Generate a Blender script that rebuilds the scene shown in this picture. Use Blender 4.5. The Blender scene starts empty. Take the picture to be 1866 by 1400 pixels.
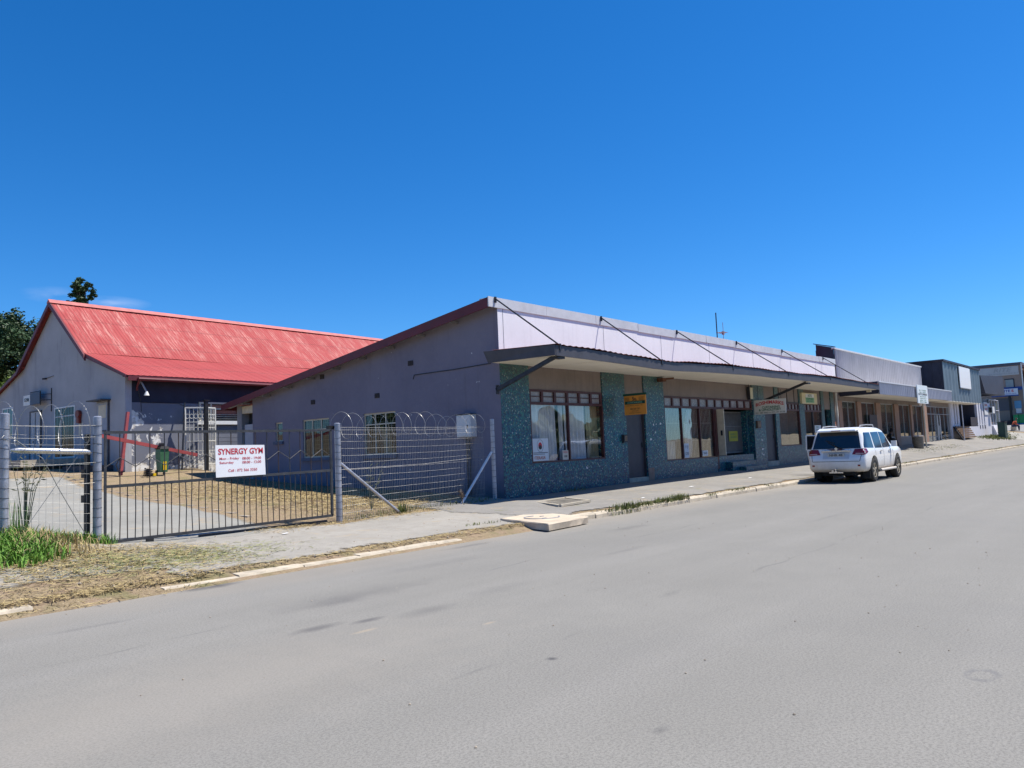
import bpy, bmesh, math, random
import numpy as np
from mathutils import Vector, Matrix, Quaternion
from mathutils.bvhtree import BVHTree
random.seed(7)
R_ = random.Random(11)
C = bpy.context.scene.collection
SUN = Vector((0.42, -0.31, 1.0)).normalized()
EYE = 1.55

# ------------------------------------------------------------------ node helper
class NT:
    def __init__(s, m):
        m.use_nodes = True
        s.t = m.node_tree; s.n = s.t.nodes; s.l = s.t.links
        s.n.clear()
        s.out = s.n.new('ShaderNodeOutputMaterial')
        s._pos = None
    def node(s, ty, **kw):
        n = s.n.new(ty)
        for k, v in kw.items(): setattr(n, k, v)
        return n
    def set(s, sock, v):
        if isinstance(v, bpy.types.NodeSocket): s.l.new(v, sock)
        elif isinstance(v, (tuple, list)) and len(v) == 3 and sock.type == 'RGBA': sock.default_value = (*v, 1)
        else: sock.default_value = v
    def pos(s):
        if s._pos is None: s._pos = s.node('ShaderNodeNewGeometry').outputs['Position']
        return s._pos
    def obj(s): return s.node('ShaderNodeTexCoord').outputs['Object']
    def sep(s, v):
        n = s.node('ShaderNodeSeparateXYZ'); s.set(n.inputs[0], v); return n.outputs
    def comb(s, x, y, z):
        n = s.node('ShaderNodeCombineXYZ')
        for i, a in enumerate((x, y, z)): s.set(n.inputs[i], a)
        return n.outputs[0]
    def m(s, op, a, b=0.0, c=None, clamp=False):
        n = s.node('ShaderNodeMath', operation=op, use_clamp=clamp)
        s.set(n.inputs[0], a); s.set(n.inputs[1], b)
        if c is not None: s.set(n.inputs[2], c)
        return n.outputs[0]
    def scale(s, v, sc):
        n = s.node('ShaderNodeVectorMath', operation='MULTIPLY'); s.set(n.inputs[0], v); n.inputs[1].default_value = sc
        return n.outputs[0]
    def noise(s, sc, det=4, rough=.55, v=None, dist=0):
        n = s.node('ShaderNodeTexNoise'); s.set(n.inputs['Vector'], v if v is not None else s.pos())
        n.inputs['Scale'].default_value = sc; n.inputs['Detail'].default_value = det
        n.inputs['Roughness'].default_value = rough; n.inputs['Distortion'].default_value = dist
        return n.outputs['Fac']
    def ramp(s, f, a, b, c0=0.0, c1=1.0):
        n = s.node('ShaderNodeMapRange', clamp=True); s.set(n.inputs[0], f)
        n.inputs[1].default_value = a; n.inputs[2].default_value = b; n.inputs[3].default_value = c0; n.inputs[4].default_value = c1
        return n.outputs[0]
    def cramp(s, f, stops, interp='LINEAR'):
        n = s.node('ShaderNodeValToRGB'); s.set(n.inputs[0], f); cr = n.color_ramp; cr.interpolation = interp
        while len(cr.elements) < len(stops): cr.elements.new(.5)
        for e, (p, c) in zip(cr.elements, stops): e.position = p; e.color = (*c, 1)
        return n.outputs[0]
    def mix(s, f, a, b):
        n = s.node('ShaderNodeMix', data_type='RGBA'); s.set(n.inputs[0], f); s.set(n.inputs[6], a); s.set(n.inputs[7], b)
        return n.outputs[2]
    def mul(s, a, f):
        n = s.node('ShaderNodeMix', data_type='RGBA', blend_type='MULTIPLY'); n.inputs[0].default_value = 1
        s.set(n.inputs[6], a); s.set(n.inputs[7], f); return n.outputs[2]
    def bump(s, h, strength=.3, dist=.02, nrm=None):
        n = s.node('ShaderNodeBump'); s.set(n.inputs['Height'], h); n.inputs['Strength'].default_value = strength
        n.inputs['Distance'].default_value = dist
        if nrm is not None: s.set(n.inputs['Normal'], nrm)
        return n.outputs[0]
    def bsdf(s, col, rough=.8, metal=0., nrm=None, spec=.5, alpha=None):
        n = s.node('ShaderNodeBsdfPrincipled'); s.set(n.inputs['Base Color'], col); s.set(n.inputs['Roughness'], rough)
        n.inputs['Metallic'].default_value = metal; n.inputs['Specular IOR Level'].default_value = spec
        if nrm is not None: s.set(n.inputs['Normal'], nrm)
        if alpha is not None: s.set(n.inputs['Alpha'], alpha)
        s.l.new(n.outputs[0], s.out.inputs[0]); return n

def newmat(name): return bpy.data.materials.new(name)
MATS = {}
def pm(name, c, var=.12, sc=3., rough=.8, metal=0., bump=.15, bsc=60., spec=.4, stain=0., stainc=(.05,.045,.04), streak=0., bdist=.01):
    """painted / plain surface with mottling, vertical streaks and stains"""
    if name in MATS: return MATS[name]
    m = newmat(name); t = NT(m)
    n1 = t.noise(sc, 5); n2 = t.noise(sc*9, 3)
    f = t.m('ADD', t.m('MULTIPLY', n1, .7), t.m('MULTIPLY', n2, .3))
    lo = tuple(x*(1-var*1.6) for x in c); hi = tuple(min(1, x*(1+var*1.4)) for x in c)
    col = t.mix(t.ramp(f, .3, .7), lo, hi)
    if streak:
        st = t.noise(1.0, 5, v=t.scale(t.pos(), (6, 6, .55)))
        col = t.mix(t.ramp(st, .5, .78, 0, streak), col, stainc)
    if stain:
        st = t.noise(sc*.6, 6, .7); col = t.mix(t.ramp(st, .56, .72, 0, stain), col, stainc)
    nr = t.bump(t.noise(bsc, 3), bump, bdist) if bump else None
    t.bsdf(col, t.ramp(n2, .2, .8, max(.05, rough-.1), min(1, rough+.1)), metal, nr, spec)
    MATS[name] = m; return m

# ------------------------------------------------------------------ mesh helper
class B:
    def __init__(s): s.v = []; s.f = []; s.T = None; s.smooth = False
    def add(s, vs, fs):
        o = len(s.v)
        for p in vs:
            p = Vector(p)
            if s.T is not None: p = s.T @ p
            s.v.append(tuple(p))
        s.f.extend([tuple(i+o for i in f) for f in fs]); return s
    def box(s, x0, x1, y0, y1, z0, z1):
        if x0 > x1: x0, x1 = x1, x0
        if y0 > y1: y0, y1 = y1, y0
        if z0 > z1: z0, z1 = z1, z0
        vs = [(x0,y0,z0),(x1,y0,z0),(x1,y1,z0),(x0,y1,z0),(x0,y0,z1),(x1,y0,z1),(x1,y1,z1),(x0,y1,z1)]
        return s.add(vs, [(0,3,2,1),(4,5,6,7),(0,1,5,4),(1,2,6,5),(2,3,7,6),(3,0,4,7)])
    def hexa(s, bot, top):
        return s.add(list(bot)+list(top), [(0,3,2,1),(4,5,6,7),(0,1,5,4),(1,2,6,5),(2,3,7,6),(3,0,4,7)])
    def quad(s, a, b, c, d): return s.add([a,b,c,d], [(0,1,2,3)])
    def bar(s, a, b, w, h=None, up=(0,0,1)):
        a = Vector(a); b = Vector(b); d = (b-a).normalized(); h = w if h is None else h
        u = Vector(up)
        if abs(d.dot(u)) > .97: u = Vector((1,0,0))
        r = d.cross(u).normalized(); u = r.cross(d)
        r = r*w/2; u = u*h/2
        return s.hexa([a-r-u, a+r-u, a+r+u, a-r+u][::1], [b-r-u, b+r-u, b+r+u, b-r+u])
    def tube(s, pts, r, n=8, cap=True, rr=None):
        pts = [Vector(p) for p in pts]; vs = []; fs = []; prev = None
        for i, p in enumerate(pts):
            d = (pts[min(i+1, len(pts)-1)]-pts[max(i-1, 0)])
            if d.length < 1e-9: d = Vector((0,0,1))
            d.normalize()
            if prev is None:
                a = Vector((0,0,1)) if abs(d.z) < .9 else Vector((1,0,0)); u = d.cross(a).normalized()
            else:
                u = prev - d*prev.dot(d); u.normalize()
            prev = u; w = d.cross(u); q = rr[i] if rr else r
            for k in range(n):
                a = 2*math.pi*k/n; vs.append(p+(u*math.cos(a)+w*math.sin(a))*q)
        for i in range(len(pts)-1):
            for k in range(n):
                k2 = (k+1) % n; fs.append((i*n+k, i*n+k2, (i+1)*n+k2, (i+1)*n+k))
        if cap: fs += [tuple(range(n-1, -1, -1)), tuple((len(pts)-1)*n+k for k in range(n))]
        return s.add(vs, fs)
    def prism(s, poly, a, b):
        """poly: list of 3D points on one side; extruded from offset a to offset b (vectors)"""
        n = len(poly); a = Vector(a); b = Vector(b)
        vs = [Vector(p)+a for p in poly]+[Vector(p)+b for p in poly]
        fs = [tuple(range(n-1, -1, -1)), tuple(range(n, 2*n))]+[(i, (i+1) % n, n+(i+1) % n, n+i) for i in range(n)]
        return s.add(vs, fs)
    def lathe(s, prof, cx, cy, n=20, close=True):
        vs = []; fs = []
        for r, z in prof:
            for k in range(n):
                a = 2*math.pi*k/n; vs.append((cx+r*math.cos(a), cy+r*math.sin(a), z))
        for i in range(len(prof)-1):
            for k in range(n):
                k2 = (k+1) % n; fs.append((i*n+k, i*n+k2, (i+1)*n+k2, (i+1)*n+k))
        if close: fs += [tuple(range(n-1, -1, -1)), tuple((len(prof)-1)*n+k for k in range(n))]
        return s.add(vs, fs)
    def grid(s, fn, nu, nv):
        vs = [fn(i/nu, j/nv) for j in range(nv+1) for i in range(nu+1)]
        fs = [(j*(nu+1)+i, j*(nu+1)+i+1, (j+1)*(nu+1)+i+1, (j+1)*(nu+1)+i) for j in range(nv) for i in range(nu)]
        return s.add(vs, fs)
    def build(s, name, mat, parent=None, smooth=None, fix=True):
        me = bpy.data.meshes.new(name)
        vs = s.v
        o = bpy.data.objects.new(name, me)
        if parent is not None:
            o.parent = parent
            M = wm(parent).inverted(); vs = [tuple(M @ Vector(v)) for v in vs]
        else:
            xs = [v[0] for v in vs]; ys = [v[1] for v in vs]; zs = [v[2] for v in vs]
            c = Vector(((min(xs)+max(xs))/2, (min(ys)+max(ys))/2, min(zs)))
            o.location = c; vs = [tuple(Vector(v)-c) for v in vs]
        me.from_pydata(vs, [], s.f); me.validate()
        if fix:
            bm = bmesh.new(); bm.from_mesh(me); bmesh.ops.recalc_face_normals(bm, faces=bm.faces); bm.to_mesh(me); bm.free()
        if mat is not None: me.materials.append(mat)
        if smooth if smooth is not None else s.smooth:
            for p in me.polygons: p.use_smooth = True
            try: me.set_sharp_from_angle(angle=math.radians(38))
            except Exception: pass
        C.objects.link(o); return o

def wm(o):
    M = Matrix.Translation(o.location) @ o.rotation_euler.to_matrix().to_4x4()
    return (wm(o.parent) @ M) if o.parent else M
def thing(name, label, cat, loc=(0,0,0), rz=0, group=None):
    o = bpy.data.objects.new(name, None); C.objects.link(o); o.empty_display_size = .3
    o.location = loc; o.rotation_euler = (0,0,rz); o['label'] = label; o['category'] = cat
    if group: o['group'] = group
    return o
def tag(o, label, cat, group=None):
    o['label'] = label; o['category'] = cat
    if group: o['group'] = group
    return o
def struct(o): o['kind'] = 'structure'; return o
def stuff(o): o['kind'] = 'stuff'; return o

FONT = None
def text(body, name, mat, parent, org, right, up, width, height=None, depth=.004, bold=0., align='CENTER', shear=0.):
    """flat extruded lettering centred on org, in the plane (right, up)"""
    cu = bpy.data.curves.new(name, 'FONT'); cu.body = body; cu.extrude = .0; cu.offset = bold; cu.resolution_u = 3; cu.shear = shear
    ob = bpy.data.objects.new(name, cu); C.objects.link(ob)
    dg = bpy.context.evaluated_depsgraph_get(); dg.update()
    me = bpy.data.meshes.new_from_object(ob.evaluated_get(dg))
    bpy.data.objects.remove(ob); bpy.data.curves.remove(cu)
    xs = [v.co.x for v in me.vertices]; ys = [v.co.y for v in me.vertices]
    x0, x1, y0, y1 = min(xs), max(xs), min(ys), max(ys)
    sx = width/(x1-x0); sy = sx if height is None else height/(y1-y0)
    right = Vector(right).normalized(); up = Vector(up).normalized(); nn = right.cross(up)
    b = B(); org = Vector(org)
    vs = [org+right*((v.co.x-(x0+x1)/2)*sx)+up*((v.co.y-(y0+y1)/2)*sy)+nn*depth for v in me.vertices]
    b.add(vs, [tuple(p.vertices) for p in me.polygons])
    bpy.data.meshes.remove(me)
    return b.build(name, mat, parent, fix=False)
def arc_text(body, name, mat, parent, org, right, up, width, height, rise, depth=.004, bold=0.):
    cu = bpy.data.curves.new(name, 'FONT'); cu.body = body; cu.offset = bold; cu.resolution_u = 3
    ob = bpy.data.objects.new(name, cu); C.objects.link(ob)
    dg = bpy.context.evaluated_depsgraph_get(); dg.update()
    me = bpy.data.meshes.new_from_object(ob.evaluated_get(dg))
    bpy.data.objects.remove(ob); bpy.data.curves.remove(cu)
    xs = [v.co.x for v in me.vertices]; ys = [v.co.y for v in me.vertices]
    x0, x1, y0, y1 = min(xs), max(xs), min(ys), max(ys)
    right = Vector(right).normalized(); up = Vector(up).normalized(); nn = right.cross(up); org = Vector(org); vs = []
    for v in me.vertices:
        u = (v.co.x-x0)/(x1-x0)*2-1; w = (v.co.y-y0)/(y1-y0)
        vs.append(org+right*(u*width/2)+up*(w*height+rise*(1-u*u)-rise/2)+nn*depth)
    b = B(); b.add(vs, [tuple(p.vertices) for p in me.polygons]); bpy.data.meshes.remove(me)
    return b.build(name, mat, parent, fix=False)

# ------------------------------------------------------------------ materials
def blotch(t, x, y, rx, ry, soft=.5, amp=.5):
    px, py, pz = t.sep(t.pos())
    dx = t.m('DIVIDE', t.m('SUBTRACT', px, x), rx); dy = t.m('DIVIDE', t.m('SUBTRACT', py, y), ry)
    d = t.m('SQRT', t.m('ADD', t.m('MULTIPLY', dx, dx), t.m('MULTIPLY', dy, dy)))
    d = t.m('ADD', d, t.m('MULTIPLY', t.m('SUBTRACT', t.noise(3.5, 4), .5), amp*3))
    return t.ramp(d, 1-soft, 1+soft, 1, 0), d

def mat_road():
    m = newmat('asphalt'); t = NT(m)
    big = t.noise(.35, 4); mid = t.noise(2.2, 5, .6); fine = t.noise(60, 2, .7); stone = t.noise(170, 2, .8)
    col = t.mix(t.ramp(big, .3, .7), (.215,.208,.188), (.25,.242,.22))
    col = t.mix(t.ramp(mid, .3, .75, 0, .45), col, (.195,.19,.175))
    lane = t.noise(.6, 3, v=t.scale(t.pos(), (.12, 1.6, 1)))
    col = t.mix(t.ramp(lane, .45, .7, 0, .5), col, (.275,.265,.245))
    col = t.mix(t.ramp(t.noise(.22, 3, .6, dist=.5), .48, .70, 0, .35), col, (.175,.172,.165))
    col = t.mix(t.ramp(fine, .45, .60, 0, .6), col, (.135,.13,.12))
    col = t.mix(t.ramp(t.noise(26, 3, .7), .52, .68, 0, .3), col, (.145,.14,.13))
    col = t.mix(t.ramp(stone, .57, .69, 0, .55), col, (.42,.40,.36))
    # dust washed out along the kerb
    px, py, pz = t.sep(t.pos())
    ed = t.m('ADD', py, t.m('MULTIPLY', t.noise(1.1, 5), 1.6))
    col = t.mix(t.ramp(ed, 9.2, 10.4, 0, .55), col, (.30,.265,.22))
    d2, _ = blotch(t, 2.6, 5.2, 2.0, .8, .7, .5)
    col = t.mix(t.m('MULTIPLY', d2, .3), col, (.31,.28,.24))
    for (x, y, rx, ry, k) in [(5.0,9.3,.30,.10,.85),(5.5,7.15,.75,.22,.3),(5.2,7.0,.25,.12,.3),(5.35,5.75,.25,.11,.35),(4.3,6.1,.2,.07,.6),(4.75,5.95,.14,.05,.7),
                              (7.6,8.0,.7,.15,.2),(9.3,9.0,.4,.07,.4),(6.6,5.9,.4,.12,.2),(3.78,2.26,.05,.03,.5),(4.6,3.64,.03,.03,1),(12.5,7.9,.5,.12,.35),(7.2,4.1,.15,.05,.25),(9.8,6.3,.5,.06,.25),(15.5,5.2,.9,.06,.2),(3.2,8.2,.3,.05,.3)]:
        b, _ = blotch(t, x, y, rx, ry, .75, .6)
        col = t.mix(t.m('MULTIPLY', b, k), col, (.085,.083,.085))
    for (x, y, rx, ry) in [(4.44,5.62,.12,.03),(5.25,4.85,.07,.025)]:
        b, _ = blotch(t, x, y, rx, ry, .5, .3); col = t.mix(t.m('MULTIPLY', b, .45), col, (.38,.31,.22))
    _, d = blotch(t, 5.73, 1.06, .14, .09, .5, .3)
    ring = t.m('MULTIPLY', t.ramp(d, .62, .8), t.ramp(d, 1.1, 1.3, 1, 0)); ring = t.m('MULTIPLY', ring, t.ramp(t.noise(7, 4), .42, .56)); col = t.mix(t.m('MULTIPLY', ring, .5), col, (.13,.13,.135))
    # long faint seams and tyre marks
    sl = t.m('ADD', py, t.m('MULTIPLY', t.noise(.5, 2), .5))
    for y0, w in ((3.9,.035),(6.95,.03)):
        s_ = t.ramp(t.m('ABSOLUTE', t.m('SUBTRACT', sl, y0+.25)), 0, w, 1, 0)
        col = t.mix(t.m('MULTIPLY', s_, t.ramp(t.noise(.9, 4), .5, .62, 0, .4)), col, (.10,.10,.10))
    h = t.m('ADD', t.m('MULTIPLY', fine, .6), stone)
    t.bsdf(col, .9, 0, t.bump(h, .35, .006), .3); return m

def mat_ground():
    m = newmat('dry_ground'); t = NT(m)
    n1 = t.noise(.5, 5); n2 = t.noise(3, 6, .65); n3 = t.noise(40, 3, .7); fib = t.noise(1, 4, .7, v=t.scale(t.pos(), (55, 16, 30)), dist=1.5)
    straw = t.mix(t.ramp(fib, .35, .68), (.20,.15,.09), (.42,.335,.215))
    dirt = t.mix(t.ramp(n3, .35, .65), (.26,.185,.12), (.37,.285,.20))
    col = t.mix(t.ramp(n2, .44, .60), straw, dirt)
    col = t.mix(t.ramp(t.noise(1.3, 5), .56, .68, 0, .55), col, (.145,.16,.06))
    col = t.mix(t.ramp(t.noise(9, 4), .58, .72, 0, .6), col, (.14,.10,.065))
    # mown straw heaped on the yard is paler
    px, py, pz = t.sep(t.pos())
    t.bsdf(col, .95, 0, t.bump(t.m('ADD', fib, t.m('MULTIPLY', n2, 2)), .7, .04), .1); return m

def edge_mask(t, x0, x1, y0, y1, amp=.8, sc=1.3, soft=.12, slant=0.):
    px, py, pz = t.sep(t.pos())
    if slant: px = t.m('SUBTRACT', px, t.m('MULTIPLY', t.m('SUBTRACT', py, 14.), slant))
    d = t.m('MINIMUM', t.m('MINIMUM', t.m('SUBTRACT', px, x0), t.m('SUBTRACT', x1, px)), t.m('MINIMUM', t.m('SUBTRACT', py, y0), t.m('SUBTRACT', y1, py)))
    d = t.m('ADD', d, t.m('MULTIPLY', t.m('SUBTRACT', t.noise(sc, 6, .7), .5), amp))
    return t.ramp(d, 0, soft)
def mat_paving(name, box, base=(.27,.262,.245), amp=.8, joints=False, grass=0., slant=0.):
    m = newmat(name); t = NT(m)
    n1 = t.noise(.7, 5); n2 = t.noise(5, 5, .65); fine = t.noise(70, 2, .7)
    col = t.mix(t.ramp(n1, .3, .7), tuple(c*.86 for c in base), tuple(c*1.12 for c in base))
    col = t.mix(t.ramp(n2, .45, .7, 0, .5), col, tuple(c*x for c, x in zip(base, (.74,.72,.70))))
    col = t.mix(t.ramp(fine, .5, .66, 0, .5), col, tuple(c*.55 for c in base))
    col = t.mix(t.ramp(t.noise(1.7, 6, .7), .57, .68, 0, .75), col, (.36,.29,.20))
    if grass:
        col = t.mix(t.ramp(t.noise(2.6, 6, .75), .60, .68, 0, grass), col, (.15,.17,.06))
        col = t.mix(t.ramp(t.noise(7, 5, .75), .63, .70, 0, grass), col, (.30,.25,.13))
    if joints:
        px, py, pz = t.sep(t.pos())
        jx = t.m('ABSOLUTE', t.m('SUBTRACT', t.m('FRACT', t.m('DIVIDE', px, 3.1)), .5))
        col = t.mix(t.ramp(jx, .494, .5, 0, .6), col, (.09,.085,.08))
    a = edge_mask(t, *box, amp=amp, slant=slant)
    t.bsdf(col, .92, 0, t.bump(t.m('ADD', fine, n2), .3, .01), .25, alpha=a); return m

def mat_mosaic():
    m = newmat('blue_mosaic'); t = NT(m)
    v = t.node('ShaderNodeTexVoronoi', feature='F1', distance='CHEBYCHEV'); t.set(v.inputs['Vector'], t.pos()); v.inputs['Scale'].default_value = 29; v.inputs['Randomness'].default_value = .85
    rnd = t.sep(v.outputs['Color'])[0]
    e = t.node('ShaderNodeTexVoronoi', feature='DISTANCE_TO_EDGE'); t.set(e.inputs['Vector'], t.pos()); e.inputs['Scale'].default_value = 29; e.inputs['Randomness'].default_value = .85
    tile = t.cramp(rnd, [(0,(.004,.03,.085)),(.18,(.006,.085,.18)),(.34,(.008,.14,.20)),(.48,(.006,.04,.10)),(.60,(.012,.21,.20)),(.70,(.006,.05,.11)),(.80,(.03,.19,.18)),(.90,(.10,.17,.12)),(.955,(.34,.42,.38))], 'CONSTANT')
    px, py, pz = t.sep(t.pos())
    # tile colour blends to dull green towards the top, bluer below
    g = t.m('ADD', pz, t.m('MULTIPLY', t.noise(1.2, 3), 1.6))
    col = t.mix(t.ramp(g, 2.6, 4.6, 0, .45), tile, (.085,.12,.075))
    col = t.mix(t.ramp(e.outputs['Distance'], .02, .06, .6, 0), col, (.10,.12,.11))
    t.bsdf(col, .28, 0, t.bump(e.outputs['Distance'], .5, .01), .35); return m

def mat_glass(name='shop_glass', tint=(.93,.95,.95), refl=.015, rough=.01, wav=.0):
    m = newmat(name); t = NT(m)
    tr = t.node('ShaderNodeBsdfTransparent'); tr.inputs[0].default_value = (*tint, 1)
    gl = t.node('ShaderNodeBsdfGlossy'); gl.inputs['Roughness'].default_value = rough; gl.inputs[0].default_value = (.95,.97,1,1)
    nb = t.bump(t.noise(.9, 2), .06+wav, .05); t.set(gl.inputs['Normal'], nb)
    lw = t.node('ShaderNodeLayerWeight'); lw.inputs['Blend'].default_value = .5
    f = t.m('ADD', t.m('MULTIPLY', t.m('POWER', lw.outputs['Facing'], 4.), .9), refl+.045, clamp=True)
    mx = t.node('ShaderNodeMixShader'); t.set(mx.inputs[0], f); t.l.new(tr.outputs[0], mx.inputs[1]); t.l.new(gl.outputs[0], mx.inputs[2])
    t.l.new(mx.outputs[0], t.out.inputs[0]); return m

def mat_redroof():
    m = newmat('red_roof_paint'); t = NT(m)
    o = t.obj(); x, y, z = t.sep(o)      # object space: x along the ridge
    w = t.m('SINE', t.m('MULTIPLY', x, 2*math.pi/.15))
    n1 = t.noise(.5, 4, v=o)
    col = t.mix(t.ramp(n1, .3, .7), (.335,.06,.058), (.395,.082,.076))
    peel = t.noise(1, 6, .72, v=t.scale(o, (2.2, .5, .5)), dist=.4)
    fine = t.noise(1, 4, .7, v=t.scale(o, (30, 1.3, 1.3)))
    msk = t.m('MULTIPLY', t.ramp(peel, .44, .66), t.ramp(fine, .46, .60))
    up = t.ramp(z, 6.0, 6.4)
    msk = t.m('MULTIPLY', msk, t.m('ADD', t.m('MULTIPLY', up, .85), .06))
    col = t.mix(msk, col, (.60,.33,.28))
    lap = t.m('ABSOLUTE', t.m('SUBTRACT', t.m('FRACT', t.m('DIVIDE', t.m('ADD', z, t.m('MULTIPLY', t.noise(2, 2, v=o), .12)), 1.12)), .5))
    col = t.mix(t.ramp(lap, .465, .5, 0, .45), col, (.16,.06,.055))
    sj = t.m('ABSOLUTE', t.m('SUBTRACT', t.m('FRACT', t.m('DIVIDE', x, .76)), .5))
    col = t.mix(t.ramp(sj, .47, .5, 0, .35), col, (.22,.06,.06))
    col = t.mix(t.ramp(t.noise(1.5, 5, v=o), .55, .75, 0, .2), col, (.20,.10,.09))
    t.bsdf(col, .55, 0, t.bump(w, .5, .02), .12); return m

def mat_plaster_house():
    m = newmat('house_plaster'); t = NT(m)
    col = t.mix(t.ramp(t.noise(.9, 6), .3, .72), (.335,.345,.38), (.42,.43,.465))
    st = t.noise(1, 6, .65, v=t.scale(t.pos(), (1.6, 1.6, .35)))
    col = t.mix(t.ramp(st, .54, .72, 0, .6), col, (.19,.195,.225))
    col = t.mix(t.ramp(t.noise(14, 4, .7), .62, .72, 0, .6), col, (.16,.16,.18))
    px, py, pz = t.sep(t.pos())
    col = t.mix(t.ramp(t.m('ADD', pz, t.m('MULTIPLY', t.noise(2, 4), .8)), 1.6, 2.4, .5, 0), col, (.22,.20,.19))
    t.bsdf(col, .9, 0, t.bump(t.noise(30, 4), .25, .01), .2); return m

def mat_peeling():
    m = newmat('peeling_wall_paint'); t = NT(m)
    px, py, pz = t.sep(t.pos())
    col = t.mix(t.ramp(t.noise(1.2, 5), .3, .7), (.145,.158,.20), (.195,.208,.255))
    # large flakes near the corner and along the foot of the wall
    k = t.m('MAXIMUM', t.ramp(px, 12.9, 15.2, .17, 0), t.ramp(pz, 1.5, 1.95, .24, 0))
    k = t.m('MULTIPLY', k, t.ramp(pz, 3.6, 4.0, 1, 0))
    fl = t.m('ADD', t.noise(1.9, 7, .68, dist=.6), k)
    msk = t.ramp(fl, .655, .67)
    col = t.mix(msk, col, t.mix(t.ramp(t.noise(9, 4), .35, .6), (.50,.46,.40), (.80,.80,.78)))
    t.bsdf(col, .85, 0, t.bump(t.m('SUBTRACT', t.noise(30, 3), t.m('MULTIPLY', msk, .8)), .35, .01), .3); return m

def mat_sidewall():
    m = newmat('grey_plaster'); t = NT(m)
    col = t.mix(t.ramp(t.noise(.6, 5), .3, .7), (.174,.166,.222), (.220,.210,.270))
    col = t.mix(t.ramp(t.noise(7, 5, .7), .45, .75, 0, .35), col, (.245,.23,.28))
    st = t.noise(1, 5, .6, v=t.scale(t.pos(), (3, 3, .3)))
    col = t.mix(t.ramp(st, .56, .75, 0, .35), col, (.13,.115,.14))
    px, py, pz = t.sep(t.pos())
    col = t.mix(t.ramp(t.m('ADD', pz, t.m('MULTIPLY', t.noise(3, 4), .5)), .6, 1.1, .55, 0), col, (.09,.075,.07))
    ch = t.noise(5, 2, .5); col = t.mix(t.ramp(ch, .765, .775), col, (.62,.62,.62))
    t.bsdf(col, .85, 0, t.bump(t.noise(26, 5, .65), .4, .012), .25); return m
CLOUDS = [(.3689,.9108,.1856,(.045,.009),.2),(.3204,.9277,.1918,(.04,.010),.12)]
SKY_K = .088
SUN_E = 4.9
EXPO = 0.55
CAMROT = [[0.6498672, 0.0366122, 0.7591655], [-0.7588692, 0.0868601, 0.6454246], [-0.0423108, -0.9955475, 0.0842314]]
# ------------------------------------------------------------------ terrain
def lerp_tab(x, xs, ys): return float(np.interp(x, xs, ys))
def base_z(X): return lerp_tab(X, [-20,15.7,22,30,40,44,50,62,71,88], [.2,.2,.27,.31,.29,.45,.68,.78,.88,.92])
def fence_z(X): return lerp_tab(X, [-30,0,2.5,4,5.3,6.4,8,10,13,15.2,15.9], [.9,.72,.64,.56,.29,.22,.19,.18,.25,.28,.2])
def yard_z(Y): return lerp_tab(Y, [13.8,15.2,17.2,20,22.6,26.6,30,34,38,42,60,90], [.22,.32,.45,.55,.66,.93,1.33,1.58,1.8,1.95,3.0,5.0])
def sstep(a, b, x):
    t = min(1, max(0, (x-a)/(b-a))); return t*t*(3-2*t)
def gz(X, Y):
    ky = 9.8
    dirt = X < 12.9
    if Y <= ky: z = lerp_tab(Y, [9.2,9.6,9.8], [-.03,.035,.075]) if dirt else .10
    else:
        edge = fence_z(X) if X < 15.9 else base_z(X)
        e0 = .075 if dirt else .11
        if Y <= 13.8: z = e0 + (edge-e0)*((Y-ky)/(13.8-ky))
        elif X < 15.9: z = yard_z(Y)+(fence_z(X)-.22)*math.exp(-(Y-13.8)/2.2)
        else: z = base_z(X) + max(0, (yard_z(Y)-1.95))*.8
    # gentle unevenness of the unpaved ground
    if X < 15.5 and Y > 9.9: z += .018*math.sin(X*1.7+Y*.9)*math.sin(Y*1.3-X*.4)
    far = sstep(88, 106, X)
    return z*(1-far)+far*(1.88+.004*max(0, Y-20))
def road_z(X, Y): return sstep(84, 106, X)*1.86
GX = sorted(set([-400,-200,-100,-60,-40,-30,-20,-15,-10,-6,-4,-3,-2,-1]+[i*.5 for i in range(0, 33)]+[16+i for i in range(0, 100)]+[120,130,150,200,300,500,800]))
GY = sorted(set([-400,-200,-120,-80,-50,-35,-25,-20,-15,-12,-8,-4,0,4,8,9.2,9.6,9.8,10,10.5,11,11.5,12,12.5,13,13.4,13.8,14.2,14.6,15,15.6,16.4,17.2,18,19,20,21,22,23,24,25,26,27,28,29,30,32,34,36,38,40,42,46,50,60,75,90,120,160,240,400,700]))
def sheet(name, mat, fn, x0, x1, y0, y1, off=0., xs=None, ys=None):
    xs = [x for x in (xs or GX) if x0-1e-6 <= x <= x1+1e-6]; ys = [y for y in (ys or GY) if y0-1e-6 <= y <= y1+1e-6]
    b = B(); n = len(xs)
    vs = [(x, y, fn(x, y)+off) for y in ys for x in xs]
    fs = [(j*n+i, j*n+i+1, (j+1)*n+i+1, (j+1)*n+i) for j in range(len(ys)-1) for i in range(n-1)]
    b.add(vs, fs); o = b.build(name, mat, smooth=True, fix=False); return struct(o)
def gfn(X, Y):
    if Y < 9.7 and not (X < 12.9 and Y >= 9.2): return -.35 if X < 84 else road_z(X, Y)-.35
    return gz(X, Y)
sheet('ground', mat_ground(), gfn, -400, 800, -400, 700)
sheet('road', mat_road(), road_z, -400, 96, -3.2, 9.8, 0)
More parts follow.
